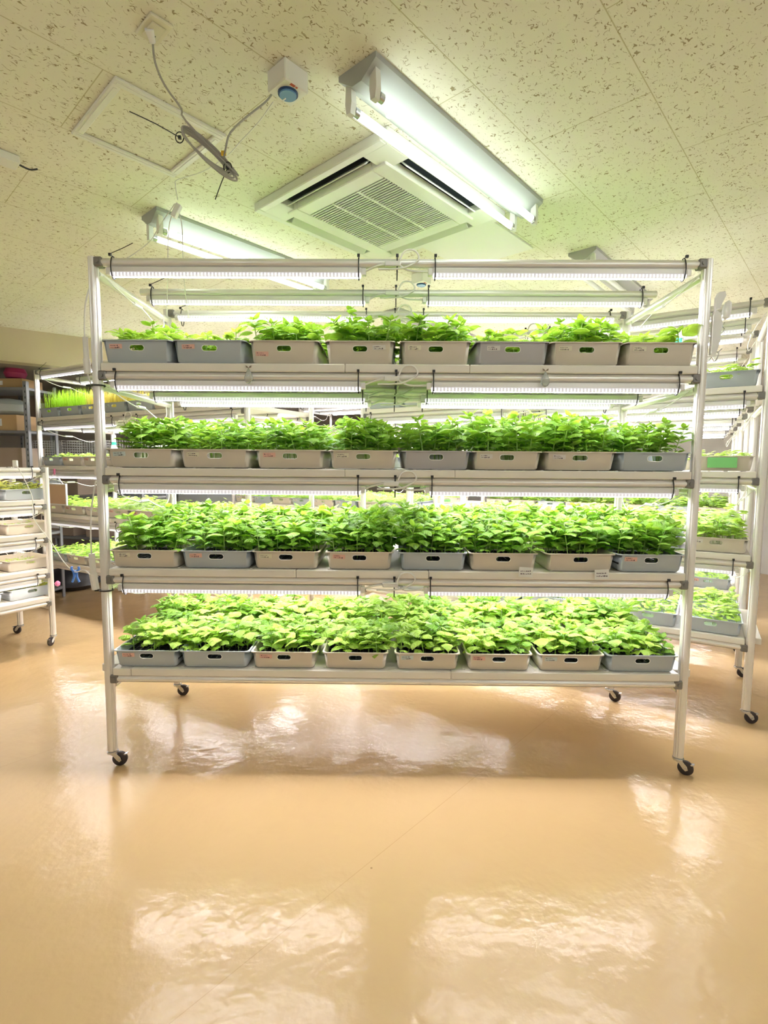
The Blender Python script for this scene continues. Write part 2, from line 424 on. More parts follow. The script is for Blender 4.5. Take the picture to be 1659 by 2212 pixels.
# ---------------------------------------------------------------- air conditioner
L_, T_, R_ = at(559, 459, z=2.849), at(831, 288, z=2.849), at(1084, 470, z=2.849)
ac_c = (L_+R_)/2
ac = thing('ceiling_air_conditioner', 'white square ceiling cassette air conditioner with a slatted grille', 'air conditioner', (ac_c.x, ac_c.y, CEIL), TH)
b = MB(); h = .465
# outer frame with four outlet slots: ring of boxes
def frame_ring(b, ro, ri, z0, z1):
    b.box((-ro, -ro, z0), (ro, -ri, z1), 0, ch=.004); b.box((-ro, ri, z0), (ro, ro, z1), 0, ch=.004)
    b.box((-ro, -ri, z0), (-ri, ri, z1), 0, ch=.004); b.box((ri, -ri, z0), (ro, ri, z1), 0, ch=.004)
frame_ring(b, h, .425, -.042, 0)
for sx in (-1, 1):
    for sy in (-1, 1):
        x0, x1 = sorted((sx*.29, sx*.43)); y0, y1 = sorted((sy*.29, sy*.43))
        b.box((x0, y0, -.042), (x1, y1, 0), 0, ch=.003)
O('panel_frame', b.mesh('ac_frame', 'acw'), ac)
b = MB(); b.box((-.43, -.43, -.008), (.43, .43, 0)); O('outlet_recess', b.mesh('ac_recess', 'dark'), ac)
for k in range(4):
    X = Matrix.Rotation(k*PI/2, 4, 'Z')
    b = MB(); v = [(-.275, .362, -.012), (.275, .362, -.012), (.275, .402, -.050), (-.275, .402, -.050)]
    v2 = [(x, y-.004, z-.004) for x, y, z in v]
    b.add(v+v2, [(0, 1, 2, 3), (7, 6, 5, 4), (0, 4, 5, 1), (1, 5, 6, 2), (2, 6, 7, 3), (3, 7, 4, 0)], 0, X)
    O('louver', b.mesh('ac_louver', 'acw'), ac)
b = MB(); gr = .262
frame_ring(b, .345, gr, -.052, -.012)
O('intake_frame', b.mesh('ac_intake', 'acw'), ac)
b = MB()
for k in range(30):
    x = -gr+(k+.5)*2*gr/30
    b.box((x-.0036, -gr, -.052), (x+.0036, gr, -.047))
for y in (-gr/3, gr/3): b.box((-gr, y-.005, -.053), (gr, y+.005, -.044))
O('intake_grille', b.mesh('ac_grille', 'acw'), ac)
b = MB(); b.box((-gr, -gr, -.03), (gr, gr, -.012)); O('intake_filter', b.mesh('ac_filter', 'filter'), ac)
# plain white patch board under the far side of the unit
p = at(1152, 533, z=CEIL)
b = MB(); b.box((-.62, 0, -.012), (0, .5, 0), ch=.002)
o = O('trim_3', b.mesh('patch_board', 'acw'), None, (p.x, p.y, CEIL), TH); tag(o, kind='structure')

# ---------------------------------------------------------------- ceiling boxes, outlet, coil
def dial_box(u, v, label, s=1.12):
    p = at(u, v, z=CEIL-.06*s)
    t = thing('ceiling_dial_box', label, 'control box', (p.x, p.y, CEIL), TH)
    b = MB(); b.box((-.045*s, -.045*s, -.062*s), (.045*s, .045*s, 0), ch=.004); O('box_body', b.mesh('dial_box', 'acw'), t)
    b = MB(); b.cyl((0, 0, -.062*s), (0, 0, -.066*s), .031*s, 24); d = O('dial_ring', b.mesh('dial_ring', 'dblue', True), t)
    b = MB(); b.cyl((0, 0, -.066*s), (0, 0, -.071*s), .026*s, 24); O('dial_face', b.mesh('dial_face', 'blue', True), d)
    b = MB(); b.box((-.002*s, .012*s, -.0725*s), (.002*s, .026*s, -.071*s)); O('pointer', b.mesh('dial_pointer', 'white'), d)
    b = MB(); b.box((-.02*s, -.043*s, -.063*s), (-.004*s, -.034*s, -.062*s)); b.box((0, -.042*s, -.063*s), (.006*s, -.036*s, -.062*s))
    O('red_mark', b.mesh('red_mark', 'red'), t)
    return t
dial_box(622, 200, 'white box with a blue dial on the ceiling left of the nearest lit light')
dial_box(910, 614, 'white box with a blue dial on the ceiling just under the front rack top bar')
p = at(4, 352, z=CEIL-.04)
t = thing('ceiling_junction_box', 'pale junction box on the ceiling at the left edge of the photo', 'junction box', (p.x, p.y, CEIL), TH)
b = MB(); b.box((-.06, -.04, -.035), (.06, .04, 0), ch=.004); O('box_body', b.mesh('junction_box', 'acw'), t)
b = MB(); b.tube([(.06, 0, -.02), (.10, -.01, -.03), (.13, -.02, -.02)], .004); O('cable_stub', b.mesh('cable_stub', 'black'), t)

po = at(333, 60, z=CEIL)
t = thing('ceiling_outlet', 'cream double socket plate on the ceiling with one plug in it', 'power outlet', (po.x, po.y, CEIL), TH)
b = MB(); b.box((-.035, -.055, -.010), (.035, .055, 0), ch=.003); b.box((-.022, -.035, -.014), (.022, .035, -.010), ch=.002); O('socket_plate', b.mesh('socket_plate', 'creamp'), t)
b = MB()
for y in (.015,):
    b.box((-.010, y-.004, -.0145), (-.006, y+.004, -.0138)); b.box((.006, y-.004, -.0145), (.010, y+.004, -.0138))
O('slots', b.mesh('slots', 'black'), t)

# coil of grey cable hanging between the outlet plug and the dial box
cc = thing('cable_coil', 'grey cable coil hanging from the ceiling, held by two black zip ties', 'cable', tuple(at(445, 325, z=2.62)))
o0 = Vector(cc.location)
def W(pts): return [Vector(q)-o0 for q in pts]
plug0 = at(330, 92, z=2.86)
A_, B_ = at(389, 285, z=2.665), at(503, 374, z=2.545)
Cn = (A_+B_)/2; ma = (B_-A_)/2; mb = Vector((.0, .0, .075))+BX*.05
loops = []
for k in range(5):
    r = 1-.05*k; sh = Vector((0, 0, .006*k-.01))+BX*.010*(k-2)
    for j in range(14):
        th = 2*PI*j/14+k*.1
        loops.append(Cn+ma*math.cos(th)*r+mb*math.sin(th)*(1-.12*k)+sh)
pts = [plug0, at(335, 135, z=2.80), at(356, 185, z=2.76), at(392, 235, z=2.72), at(402, 262, z=2.69)] + loops + [at(482, 352, z=2.58), at(488, 318, z=2.61), at(498, 286, z=2.66), at(536, 250, z=2.74), at(572, 222, z=2.80), at(588, 203, z=2.85)]
b = MB(); b.tube(W(pts), .0034, 7, smooth=3); O('cord', b.mesh('coil_cord', 'gcable', True), cc)
b = MB(); b.cyl(plug0-o0, at(322, 62, z=2.876)-o0, .009, 10, r1=.014); O('plug', b.mesh('coil_plug', 'white', True), cc)
for (u0, v0, za, u1, v1, zb) in ((388, 297, 2.655, 280, 241, 2.60), (492, 362, 2.56, 465, 431, 2.50)):
    b = MB(); q0, q1 = at(u0, v0, z=za), at(u1, v1, z=zb)
    b.tube(W([q0, (q0+q1)/2+Vector((0, 0, .004)), q1]), .0017, 5, smooth=2)
    cr = (q1-q0).normalized().cross(Vector((0, 0, 1))).normalized()
    b.box((-.005, -.004, -.005), (.005, .004, .005), X=Matrix.Translation(q0-o0))
    ring = [q0+Vector((.014*math.cos(k*PI/4), 0, .018*math.sin(k*PI/4))) for k in range(8)]
    b.tube(W(ring), .0018, 5, closed=True)
    O('zip_tie', b.mesh('coil_tie', 'black'), cc)
q = at(483, 331, z=2.60)
b = MB(); b.box((-.008, -.003, -.007), (.008, .003, .007), X=Matrix.Translation(q-o0)); O('yellow_tag', b.mesh('yellow_tag', 'yellow'), cc)
# thin white wire from the dial box to the plug tap and down to the rack
tw = thing('tap_cable', 'thin white wires with a white tap hanging above the left of the rack', 'cable', tuple(at(384, 450, z=2.72)))
o0 = Vector(tw.location)
b = MB(); b.tube(W([at(590, 220, z=2.87), at(560, 262, z=2.86), at(520, 305, z=2.865), at(492, 335, z=2.87), at(440, 370, z=2.875), at(384, 388, z=2.875), at(379, 400, z=2.85), at(384, 432, z=2.76)]), .0022, 5); O('cord', b.mesh('tap_cord', 'cable', True), tw)
b = MB(); b.box((-.012, -.014, -.045), (.012, .014, .018), ch=.003, X=Matrix.Rotation(.5, 4, 'Y')); O('tap_body', b.mesh('tap_body', 'white'), tw)
for k, pp in enumerate(([(378, 440, 2.74), (350, 480, 2.66), (325, 520, 2.58), (290, 548, 2.53), (255, 570, 2.50)], [(372, 462, 2.70), (364, 500, 2.62), (362, 600, 2.44), (360, 680, 2.38)], [(388, 462, 2.70), (394, 500, 2.62), (397, 600, 2.44), (408, 690, 2.36)])):
    b = MB(); b.tube(W([at(u, v, z=z) for u, v, z in pp]), .0022, 5); O('cord', b.mesh('tap_cord_drop', 'cable', True), tw)

# ---------------------------------------------------------------- grow racks
cache = {}
def cached(key, fn):
    if key not in cache: cache[key] = fn()
    return cache[key]
def post_mesh(h):
    def f():
        b = MB(); z0 = .085
        prof = []
        for k in range(32):
            r = .0235 if k % 8 not in (0,) else .0195
            t = 2*PI*k/32+PI/4
            prof.append((r*math.cos(t), r*math.sin(t)))
        b.prism(prof, 'z', z0, h); b.cyl((0, 0, h), (0, 0, h+.004), .024, 16)
        return b.mesh('rack_post', 'alu', True, .9)
    return cached(('post', round(h, 3)), f)
def pipe_mesh(L, axis):
    def f():
        b = MB(); n = 24; prof = []
        for k in range(n):
            r = .0195 if k % 6 else .0165
            t = 2*PI*k/n+PI/4+PI/n
            prof.append((r*math.cos(t), r*math.sin(t)))
        b.prism(prof, axis, 0, L)
        return b.mesh('rack_rail', 'alu', True, .9)
    return cached(('pipe', round(L, 3), axis), f)
def joint_mesh():
    def f():
        b = MB(); b.box((-.021, -.022, -.0225), (.021, .022, .0225), ch=.006); b.cyl((0, -.027, 0), (0, -.02, 0), .009, 12)
        return b.mesh('rack_joint', 'joint')
    return cached('joint', f)
def tube_mesh(L):
    def f():
        b = MB(); b.box((0, -.015, -.014), (L, .015, .014), ch=.004)
        b.box((-.022, -.014, -.022), (.0, .014, .010), ch=.003); b.box((L, -.014, -.022), (L+.022, .014, .010), ch=.003)
        return b.mesh('led_tube_body', 'alu_l')
    return cached(('tube', round(L, 3)), f)
def lens_mesh(L, m):
    def f():
        b = MB(); x0, x1 = .002, L-.002
        b.prism([(-.0175, 0), (.0175, 0), (.0165, -.013), (.012, -.0165), (-.012, -.0165), (-.0165, -.013)], 'x', x0, x1, 0)
        b.add([(x0+.01, -.0075, -.0170), (x1-.01, -.0075, -.0170), (x1-.01, .0075, -.0170), (x0+.01, .0075, -.0170)], [(3, 2, 1, 0)], 1)
        return b.mesh('led_lens', [m+'s', m])
    return cached(('lens', round(L, 3), m), f)
def caster_meshes():
    def f():
        b = MB()
        b.cyl((0, 0, .088), (0, 0, .070), .013, 14); b.lathe([(.022, .069), (.027, .071), (.027, .079), (.020, .083)], 18)
        for s in (-1, 1):
            b.prism([(-.020, .071), (.020, .071), (.040, .050), (.045, .032), (.034, .024), (.022, .034), (.004, .058)], 'y', s*.0155-.0012, s*.0155+.0012)
        b.box((-.020, -.0155, .066), (.020, .0155, .0715)); b.cyl((.034, -.019, .036), (.034, .019, .036), .006, 12)
        b.prism([(.046, .052), (.072, .060), (.072, .064), (.044, .060)], 'y', -.010, .010)
        a = b.mesh('caster_fork', 'steel', True)
        b = MB()
        X = Matrix.Translation((.034, 0, .036)) @ Matrix.Rotation(PI/2, 4, 'X')
        b.lathe([(.012, -.011), (.030, -.011), (.036, -.007), (.036, .007), (.030, .011), (.012, .011)], 24, X=X)
        return a, b.mesh('caster_wheel', 'rubber', True)
    return cached('caster', f)
def tie_mesh(tail):
    def f():
        b = MB()
        b.tube([(0, .026*math.cos(t), -.024+.052*math.sin(t)) for t in (2*PI*k/14 for k in range(14))], .0028, 5, smooth=0, closed=True)
        b.box((-.006, -.033, .020), (.006, -.023, .032))
        if tail: b.tube([(0, -.028, .030), (.05, -.02, .055), (.10, -.01, .085)], .0018, 5)
        return b.mesh('zip_tie_band', 'black')
    return cached(('tie', tail), f)
def plugcable_mesh(gap):
    def f():
        b = MB(); g = gap
        b.tube([(0, 0, -.034), (.04, -.012, -.02), (.08, -.02, -.012), (g*.42, -.02, -.01)], .005, 6)
        b.box((g*.30, -.034, -.022), (g*.56, -.018, .002), ch=.004)
        b.tube([(g*.52, -.026, -.008), (g*.62, -.03, .045), (g*.78, -.026, .048), (g*.84, -.024, .01), (g*.6, -.03, -.03), (g*.2, -.026, -.035)], .0045, 6)
        b.tube([(g*.5, -.024, -.012), (g*.7, -.02, -.038), (g, 0, -.036)], .005, 6)
        return b.mesh('link_cable', 'cable', True)
    return cached(('plug', round(gap, 3)), f)
def sidecable_mesh(s, D):
    def f():
        b = MB(); m = .84*D
        b.tube([(0, .03, -.03), (s*.03, .10, -.07), (s*.05, .20, -.10), (s*.05, .30, -.10), (s*.06, .38, -.13), (s*.05, .50, -.15), (s*.03, .62, -.11), (0, m, -.05)], .003, 6)
        b.cyl((s*.05, .22, -.10), (s*.05, .30, -.10), .009, 8)
        return b.mesh('side_cable', 'cable', True)
    return cached(('side', s, D), f)
def panel_mesh(x0, x1, D, ext0, ext1):
    def f():
        b = MB(); h = .038; y0, y1 = -.024, D+.024
        L = x1-x0
        b.box((0, y0, 0), (L, y1, h), ch=.004)
        if ext0: b.box((-.085, .035, 0), (.001, D-.035, h), ch=.003)
        if ext1: b.box((L-.001, .035, 0), (L+.085, D-.035, h), ch=.003)
        k = .06
        while k < L-.03:
            b.box((k, y0+.03, h), (k+.012, y1-.03, h+.003)); k += .09
        return b.mesh('shelf_board', 'panel')
    return cached(('panel', round(x1-x0, 3), D, ext0, ext1), f)

def rack(name, label, cat, org, ang, Wd, D, tops, tiers, tubes, seams, led='led', full=True, ext=(), group=None, mid=.41, caster_rot=(.3, .4, .2, .5), casters=True, lights=None):
    """tops: z of the top rail; tiers: z of the underside of each shelf"""
    t = thing(name, label, cat, (org[0], org[1], 0), ang, group)
    H = tops+.018
    for i, (x, y) in enumerate(((0, 0), (Wd, 0), (0, D), (Wd, D))):
        O('post', post_mesh(H), t, (x, y, 0))
        a, wm = caster_meshes()
        c = O('caster', a, t, (x, y, 0), caster_rot[i]); O('wheel', wm, c)
    lv = [(tops, True)]+[(z-.0205, z > tiers[-1]+.01) for z in tiers]
    for li, (z, lit) in enumerate(lv):
        if lights is not None: lit = li in lights
        ys = [0, mid, D] if li == 0 or full else [0, D]
        for y in ys:
            dz = 0 if y in (0, D) else (-.004 if li == 0 else 0)
            ins = .027 if y in (0, D) else .03
            O('rail', pipe_mesh(Wd-2*ins-(.0), 'x'), t, (ins, y, z+dz))
        for x in (0, Wd): O('side_rail', pipe_mesh(D-.05, 'y'), t, (x, .025, z-.045))
        for x in (.028, Wd-.028):
            for y in (0, D): O('joint', joint_mesh(), t, (x, y, z))
        if lit:
            for y in (0, mid, D):
                for (x0, x1) in tubes:
                    rear = y == D
                    tb = O('led_tube', tube_mesh(x1-x0), t, (x0, y-(.026 if rear else 0), z-(.026 if rear else .0345)), rot=(-.75 if rear else 0, 0, 0))
                    O('led_strip', lens_mesh(x1-x0, led), tb, (0, 0, -.0145))
                if len(tubes) > 1: O('link_cable', plugcable_mesh(tubes[1][0]-tubes[0][1]-.044), t, (tubes[0][1]+.022, y, z))
                if y == 0 or li < 2:
                    xs = [v for tt in tubes for v in (tt[0]+.01, tt[1]-.012)]
                    if len(tubes) > 1: xs.append((tubes[0][1]+tubes[1][0])/2)
                    for k, x in enumerate(xs): O('zip_tie', tie_mesh(li == 0 and k == 0), t, (x, y, z))
            O('side_cable', sidecable_mesh(1, D), t, (.03, 0, z-.02)); O('side_cable', sidecable_mesh(-1, D), t, (Wd-.03, 0, z-.02))
        if li > 0:
            sm = [.027]+list(seams[(li-1) % len(seams)])+[Wd-.027]
            for k in range(len(sm)-1):
                O('shelf_board', panel_mesh(sm[k], sm[k+1]-.001, D, li in ext and k == 0, li in ext and k == len(sm)-2), t, (sm[k], 0, tiers[li-1]))
    return t
TIERS = [1.982, 1.485, .991, .485]
TUBES = [(.085, 1.265), (1.60, 2.78)]
front = rack('grow_rack', 'tall aluminium grow rack on casters filling the middle of the photo', 'grow rack', (0, 0), 0, 2.88, .82, 2.486, TIERS, TUBES,
     ([1.19, 1.78], [1.19, 1.72], [.95, 1.6], [.12, 1.72]), ext=(2, 4), caster_rot=(.15, -.55, .1, -.5))
# cord with inline plugs down the outside of the left post
b = MB(); b.tube([(-.02, .02, 2.42), (-.045, 0, 2.30), (-.05, -.01, 2.16), (-.045, -.01, 2.08), (-.05, 0, 1.98), (-.028, 0, 1.9)], .0035, 6)
b.cyl((-.048, -.01, 2.14), (-.046, -.01, 2.04), .012, 10); b.cyl((-.046, -.01, 2.04), (-.044, -.008, 1.97), .016, 8)
O('post_cord', b.mesh('post_cord', 'cable', True), front); b = MB()
b.tube([(-.03, 0, 1.46), (-.055, -.01, 1.30), (-.062, -.01, 1.12), (-.058, -.01, 1.05), (-.04, 0, .98)], .0035, 6)
b.cyl((-.06, -.01, 1.10), (-.058, -.01, 1.00), .014, 10); b.cyl((-.058, -.01, 1.0), (-.05, -.006, .92), .018, 8)
O('post_cord', b.mesh('post_cord', 'cable', True), front)
for z in (1.915, .915):
    b = MB(); b.tube([(.032*math.cos(k*PI/6), .028*math.sin(k*PI/6), z) for k in range(12)], .004, 6, smooth=0, closed=True); b.box((-.055, -.008, z-.005), (-.03, .004, z+.005))
    O('post_tie', b.mesh('post_tie', 'black'), front)

AL = -.4974; AR = -.541
OL = (-2.28, 2.95); WL = 2.93
rackL = rack('grow_rack', 'grow rack standing behind the left half of the front rack, wheatgrass on top shelf', 'grow rack', OL, AL, WL, .82, 2.486, TIERS, [(.1, 1.28), (1.62, 2.80)], ([1.2, 1.75],))
WR = 2.80; OR = (3.58-WR*math.cos(AR), .53-WR*math.sin(AR))
rackR = rack('grow_rack', 'grow rack behind the right half of the front rack, ending near the right edge', 'grow rack', OR, AR, WR, .82, 2.486, TIERS, [(.08, 1.24), (1.54, 2.70)], ([1.2, 1.75],), ext=(1, 4))
nR = Vector((-math.sin(AR), math.cos(AR)))
OS = (OR[0]+nR.x*1.43+.0, OR[1]+nR.y*1.43)
rackS = rack('grow_rack', 'third grow rack back on the right, partly past the right edge', 'grow rack', OS, AR, WR, .82, 2.486, TIERS, [(.08, 1.24), (1.54, 2.70)], ([1.2, 1.75],), ext=(3, 4))
OL2 = (OS[0]-.30*math.cos(AR)-2.88*math.cos(AR), OS[1]-.30*math.sin(AR)-2.88*math.sin(AR))
rackL2 = rack('grow_rack', 'far left grow rack of the second row, mostly hidden by plants', 'grow rack', OL2, AR, 2.88, .82, 2.486, TIERS, TUBES, ([1.2, 1.75],))
OT = (OS[0]+nR.x*1.45, OS[1]+nR.y*1.45)
rackT = rack('grow_rack', 'rearmost grow rack on the right with leafy tall seedlings at eye level', 'grow rack', OT, AR, WR, .82, 2.486, TIERS, [(.08, 1.24), (1.54, 2.70)], ([1.2, 1.75],))
OT2 = (OT[0]-.3*math.cos(AR)-2.88*math.cos(AR), OT[1]-.3*math.sin(AR)-2.88*math.sin(AR))
rackT2 = rack('grow_rack', 'rearmost grow rack near the middle, grey trays with green labels', 'grow rack', OT2, AR, 2.88, .82, 2.486, TIERS, TUBES, ([1.2, 1.75],))
# low cart on the left
CA = math.atan2(.86, .49); CW = 2.0
OC = (-1.46-CW*math.cos(CA), 1.78-CW*math.sin(CA))
CT = [1.205, .925, .625, .385]
cart = rack('grow_cart', 'low four shelf grow cart with warm lights at the left edge', 'grow cart', OC, CA, CW, .55, 1.49, CT, [(.1, .93), (1.04, 1.90)], ([1.0],), led='ledw', mid=.27, full=False, lights=(0, 1, 2, 3), caster_rot=(1, 3.6, 1, 2))

# ---------------------------------------------------------------- tray parts
def tray_mesh(color, w=.342, d=.375, h=.088, hole=True):
    def f():
        th = .0025; tp = .011; R = .020; nc = 5
        def loop(grow, z):
            hw, hd = w/2-tp+grow, d/2-tp+grow; pts = []
            for (cx, cy, a0) in ((hw-R, -hd+R, -PI/2), (hw-R, hd-R, 0), (-hw+R, hd-R, PI/2), (-hw+R, -hd+R, PI)):
                for k in range(nc+1):
                    a = a0+PI/2*k/nc; pts.append((cx+R*math.cos(a), cy+R*math.sin(a), z))
            return pts
        bm = bmesh.new()
        lv = [loop(-.006, 0), loop(0, .008), loop(tp, h), loop(tp+.006, h+.0005), loop(tp+.006, h-.005)]
        il = [loop(tp-th, h), loop(-th, .011), loop(-.008, th)]
        V = [[bm.verts.new(p) for p in l] for l in lv]; I = [[bm.verts.new(p) for p in l] for l in il]
        n = len(lv[0]); front = None
        fi = n-1     # last corner's end -> first corner's start is the front wall
        def strip(a, b, skip=False):
            for k in range(n):
                if skip and k == fi: continue
                bm.faces.new((a[k], a[(k+1) % n], b[(k+1) % n], b[k]))
        strip(V[0], V[1]); strip(V[1], V[2], hole); strip(V[2], V[3]); strip(V[3], V[4])
        strip(V[2], I[0]); strip(I[0], I[1], hole); strip(I[1], I[2])
        bm.faces.new(V[0]); bm.faces.new(I[2])
        if hole:
            hz = h*.66; hwid, hh = .036, .0125
            def stad(dy0):
                pts = []
                for k in range(8): a = -PI/2+PI*k/7; pts.append((hwid-hh+hh*math.cos(a), hh*math.sin(a)))
                for k in range(8): a = PI/2+PI*k/7; pts.append((-hwid+hh+hh*math.cos(a), hh*math.sin(a)))
                out = []
                for x, z in pts:
                    zz = hz+z; yy = -(d/2-tp)-tp*(zz-.008)/(h-.008)+dy0
                    out.append(bm.verts.new((x, yy, zz)))
                return out
            Ho, Hi = stad(0), stad(th)
            m = len(Ho)
            for k in range(m): bm.faces.new((Ho[k], Ho[(k+1) % m], Hi[(k+1) % m], Hi[k]))
            for (H_, q) in ((Ho, (V[1][fi], V[1][0], V[2][0], V[2][fi])), (Hi, (I[1][fi], I[1][0], I[0][0], I[0][fi]))):
                # q: bottom-left, bottom-right, top-right, top-left; H_ starts at bottom right and runs counter-clockwise
                bl, br, tr, tl = q
                qr = m//4
                # right side fan, top, left fan, bottom
                for k in range(0, 7): bm.faces.new((H_[k], H_[k+1], tr if k >= 3 else br))
                bm.faces.new((H_[3], br, tr))
                bm.faces.new((H_[7], H_[8], tl, tr))
                for k in range(8, 15): bm.faces.new((H_[k], H_[k+1], bl if k >= 11 else tl))
                bm.faces.new((H_[11], tl, bl))
                bm.faces.new((H_[15], H_[0], br, bl))
            # moulded lip round the handle
        bmesh.ops.recalc_face_normals(bm, faces=bm.faces)
        for f_ in bm.faces: f_.smooth = True
        for e in bm.edges:
            if len(e.link_faces) == 2 and e.calc_face_angle(0) > .6: e.smooth = False
        me = bpy.data.meshes.new('tray_'+color); bm.to_mesh(me); bm.free(); me.materials.append(MT[color])
        return me
    return cached(('tray', color, w, d, h, hole), f)
def lip_mesh(h):
    def f():
        b = MB(); d = .375; tp = .011; pts = []
        hz = h*.66; hwid, hh = .037, .0135
        ring = [(hwid-hh+hh*math.cos(a), hh*math.sin(a)) for a in (-PI/2+PI*k/7 for k in range(8))]+[(-hwid+hh+hh*math.cos(a), hh*math.sin(a)) for a in (PI/2+PI*k/7 for k in range(8))]
        for x, z in ring:
            zz = hz+z; pts.append((x, -(d/2-tp)-tp*(zz-.008)/(h-.008)-.0008, zz))
        b.tube(pts, .0016, 5, smooth=0, closed=True)
        return b.mesh('handle_lip_mesh', 'white', True)
    return cached(('lip', h), f)
def insert_mesh():
    def f():
        b = MB(); w, d = .150, .166; nx, ny = 10, 11
        b.box((-w, -d, 0), (w, d, .004), 1)
        for i in range(nx+1):
            x = -w+2*w*i/nx; b.box((x-.0022, -d, .004), (x+.0022, d, .016), 0)
        for j in range(ny+1):
            y = -d+2*d*j/ny; b.box((-w, y-.0022, .004), (w, y+.0022, .0155), 0)
        return b.mesh('cell_insert_mesh', ['cell', 'soil'])
    return cached('insert', f)
def sticker_mesh(c, v):
    def f():
        rr = random.Random(hash((len(c), v)) % 999+v)
        b = MB(); b.box((-.032, -.0008, -.011), (.032, 0, .011), 0)
        for row, z in ((0, .004), (1, -.005)):
            x = -.026
            while x < (.008 if row == 0 else .016):
                wd = rr.uniform(.002, .006); hh = rr.uniform(.0015, .0032)*(1.25 if row and x > -.008 else .8)
                b.box((x, -.0014, z-hh), (x+wd, -.0006, z+hh*rr.uniform(-.2, 1)), 1)
                x += wd+rr.uniform(.001, .003)
        return b.mesh('sticker_'+c, [c, 'ink'])
    return cached(('stick', c, v), f)

# ---------------------------------------------------------------- basil
def leaf(b, base, az, el, L, wd, curl=1.0, ns=5, nu=4, m=0, roll=0):
    base = Vector(base); ca, sa = math.cos(az), math.sin(az)
    side = Vector((-sa, ca, 0)); pos = base.copy(); e = el; step = L/ns
    vs = []; uvs = []
    for i in range(ns+1):
        s = i/ns
        d = Vector((ca*math.cos(e), sa*math.cos(e), math.sin(e))); nrm = side.cross(d)*-1
        w_ = wd*(math.sin(PI*min(1, s**.72*.985+.012)))**.8 if i else wd*.10
        if i == ns: w_ = wd*.04
        sd = side*math.cos(roll)+nrm*math.sin(roll)
        for j in range(nu+1):
            u = -1+2*j/nu
            dome = (.28*w_*(abs(u)**2)) + .05*wd*math.sin(s*11+abs(u)*2)*abs(u)
            p = pos+sd*(u*w_)-nrm*dome*-1 if False else pos+sd*(u*w_)-nrm*dome
            vs.append(p); uvs.append(((u+1)/2, s))
        pos = pos+d*step; e -= curl*step/L*(.6+.9*s)
    fs = [(i*(nu+1)+j, i*(nu+1)+j+1, (i+1)*(nu+1)+j+1, (i+1)*(nu+1)+j) for i in range(ns) for j in range(nu)]
    b.add(vs, fs, m, uvs=uvs)
def basil_mesh(seed, H, nn, LL, yng=False):
    r = random.Random(seed); b = MB()
    lean = Vector((r.uniform(-.12, .12), r.uniform(-.12, .12), 1)).normalized()
    bend = Vector((r.uniform(-.1, .1), r.uniform(-.1, .1), 0))
    def P(t): return lean*H*t+bend*H*t*t
    path = [P(k/5) for k in range(6)]
    b.tube(path, .0016+.004*H, 5, 1, smooth=0)
    for k in range(len(b.f)): b.uv[k] = [(0, .2)]*len(b.f[k])
    az = r.uniform(0, 2*PI)
    for k in range(nn):
        t = .30+.62*(k/(max(1, nn-1)))
        l = LL*(1.05-.12*abs(k-nn*.45))*r.uniform(.82, 1.15)
        for s in (0, 1):
            a = az+s*PI+r.uniform(-.35, .35)
            el = r.uniform(.15, .75); ll = l*r.uniform(.85, 1.1)
            bs = P(t)+Vector((math.cos(a), math.sin(a), .5))*.012
            n0 = len(b.f)
            leaf(b, bs, a, el, ll, ll*r.uniform(.38, .48), r.uniform(1.1, 2.3), roll=r.uniform(-.35, .35))
            if r.random() < .6:
                a2 = a+r.uniform(-.8, .8); leaf(b, P(t+.02), a2, r.uniform(.5, 1.1), ll*.5, ll*.17, r.uniform(.4, 1.2), 4, 2)
        az += PI/2+r.uniform(-.25, .25)
    for s in range(4):
        a = az+s*PI/2+r.uniform(-.2, .2); l = LL*(.62 if s % 2 else .42)
        leaf(b, P(1.0), a, r.uniform(.5, 1.0), l, l*.34, r.uniform(.5, 1.3), 4, 4)
    return b.mesh('basil_mesh', ['leafy' if yng else 'leaf', 'stem'], True, 3.2)
TALL = [basil_mesh(100+k, .195, 6, .078) for k in range(9)]
MIDB = [basil_mesh(200+k, .150, 5, .076) for k in range(9)]
LOW = [basil_mesh(300+k, .095, 4, .062, True) for k in range(8)]
GIANT = [basil_mesh(400+k, .24, 6, .07) for k in range(3)]

def canopy_mesh(seed, hgt, n, LL, m='leafy', w=.155, d=.17):
    r = random.Random(seed); b = MB()
    for k in range(n):
        x, y = r.uniform(-w, w), r.uniform(-d, d); z = hgt*r.uniform(.35, 1)*(.75+.35*math.sin(x*22+seed)*math.cos(y*19))
        a = r.uniform(0, 2*PI); l = LL*r.uniform(.7, 1.15)
        leaf(b, (x-l*.4*math.cos(a), y-l*.4*math.sin(a), z), a, r.uniform(.1, .7), l, l*.36, r.uniform(.8, 1.6), 4, 2)
    for k in range(n//5):
        x, y = r.uniform(-w, w), r.uniform(-d, d); n0 = len(b.f)
        b.tube([(x, y, 0), (x+.004, y, hgt*.7)], .0013, 3, 1, smooth=0)
        for q in range(n0, len(b.f)): b.uv[q] = [(0, .2)]*len(b.f[q])
    return b.mesh('seedling_canopy', [m, 'stem'], True, 3.2)
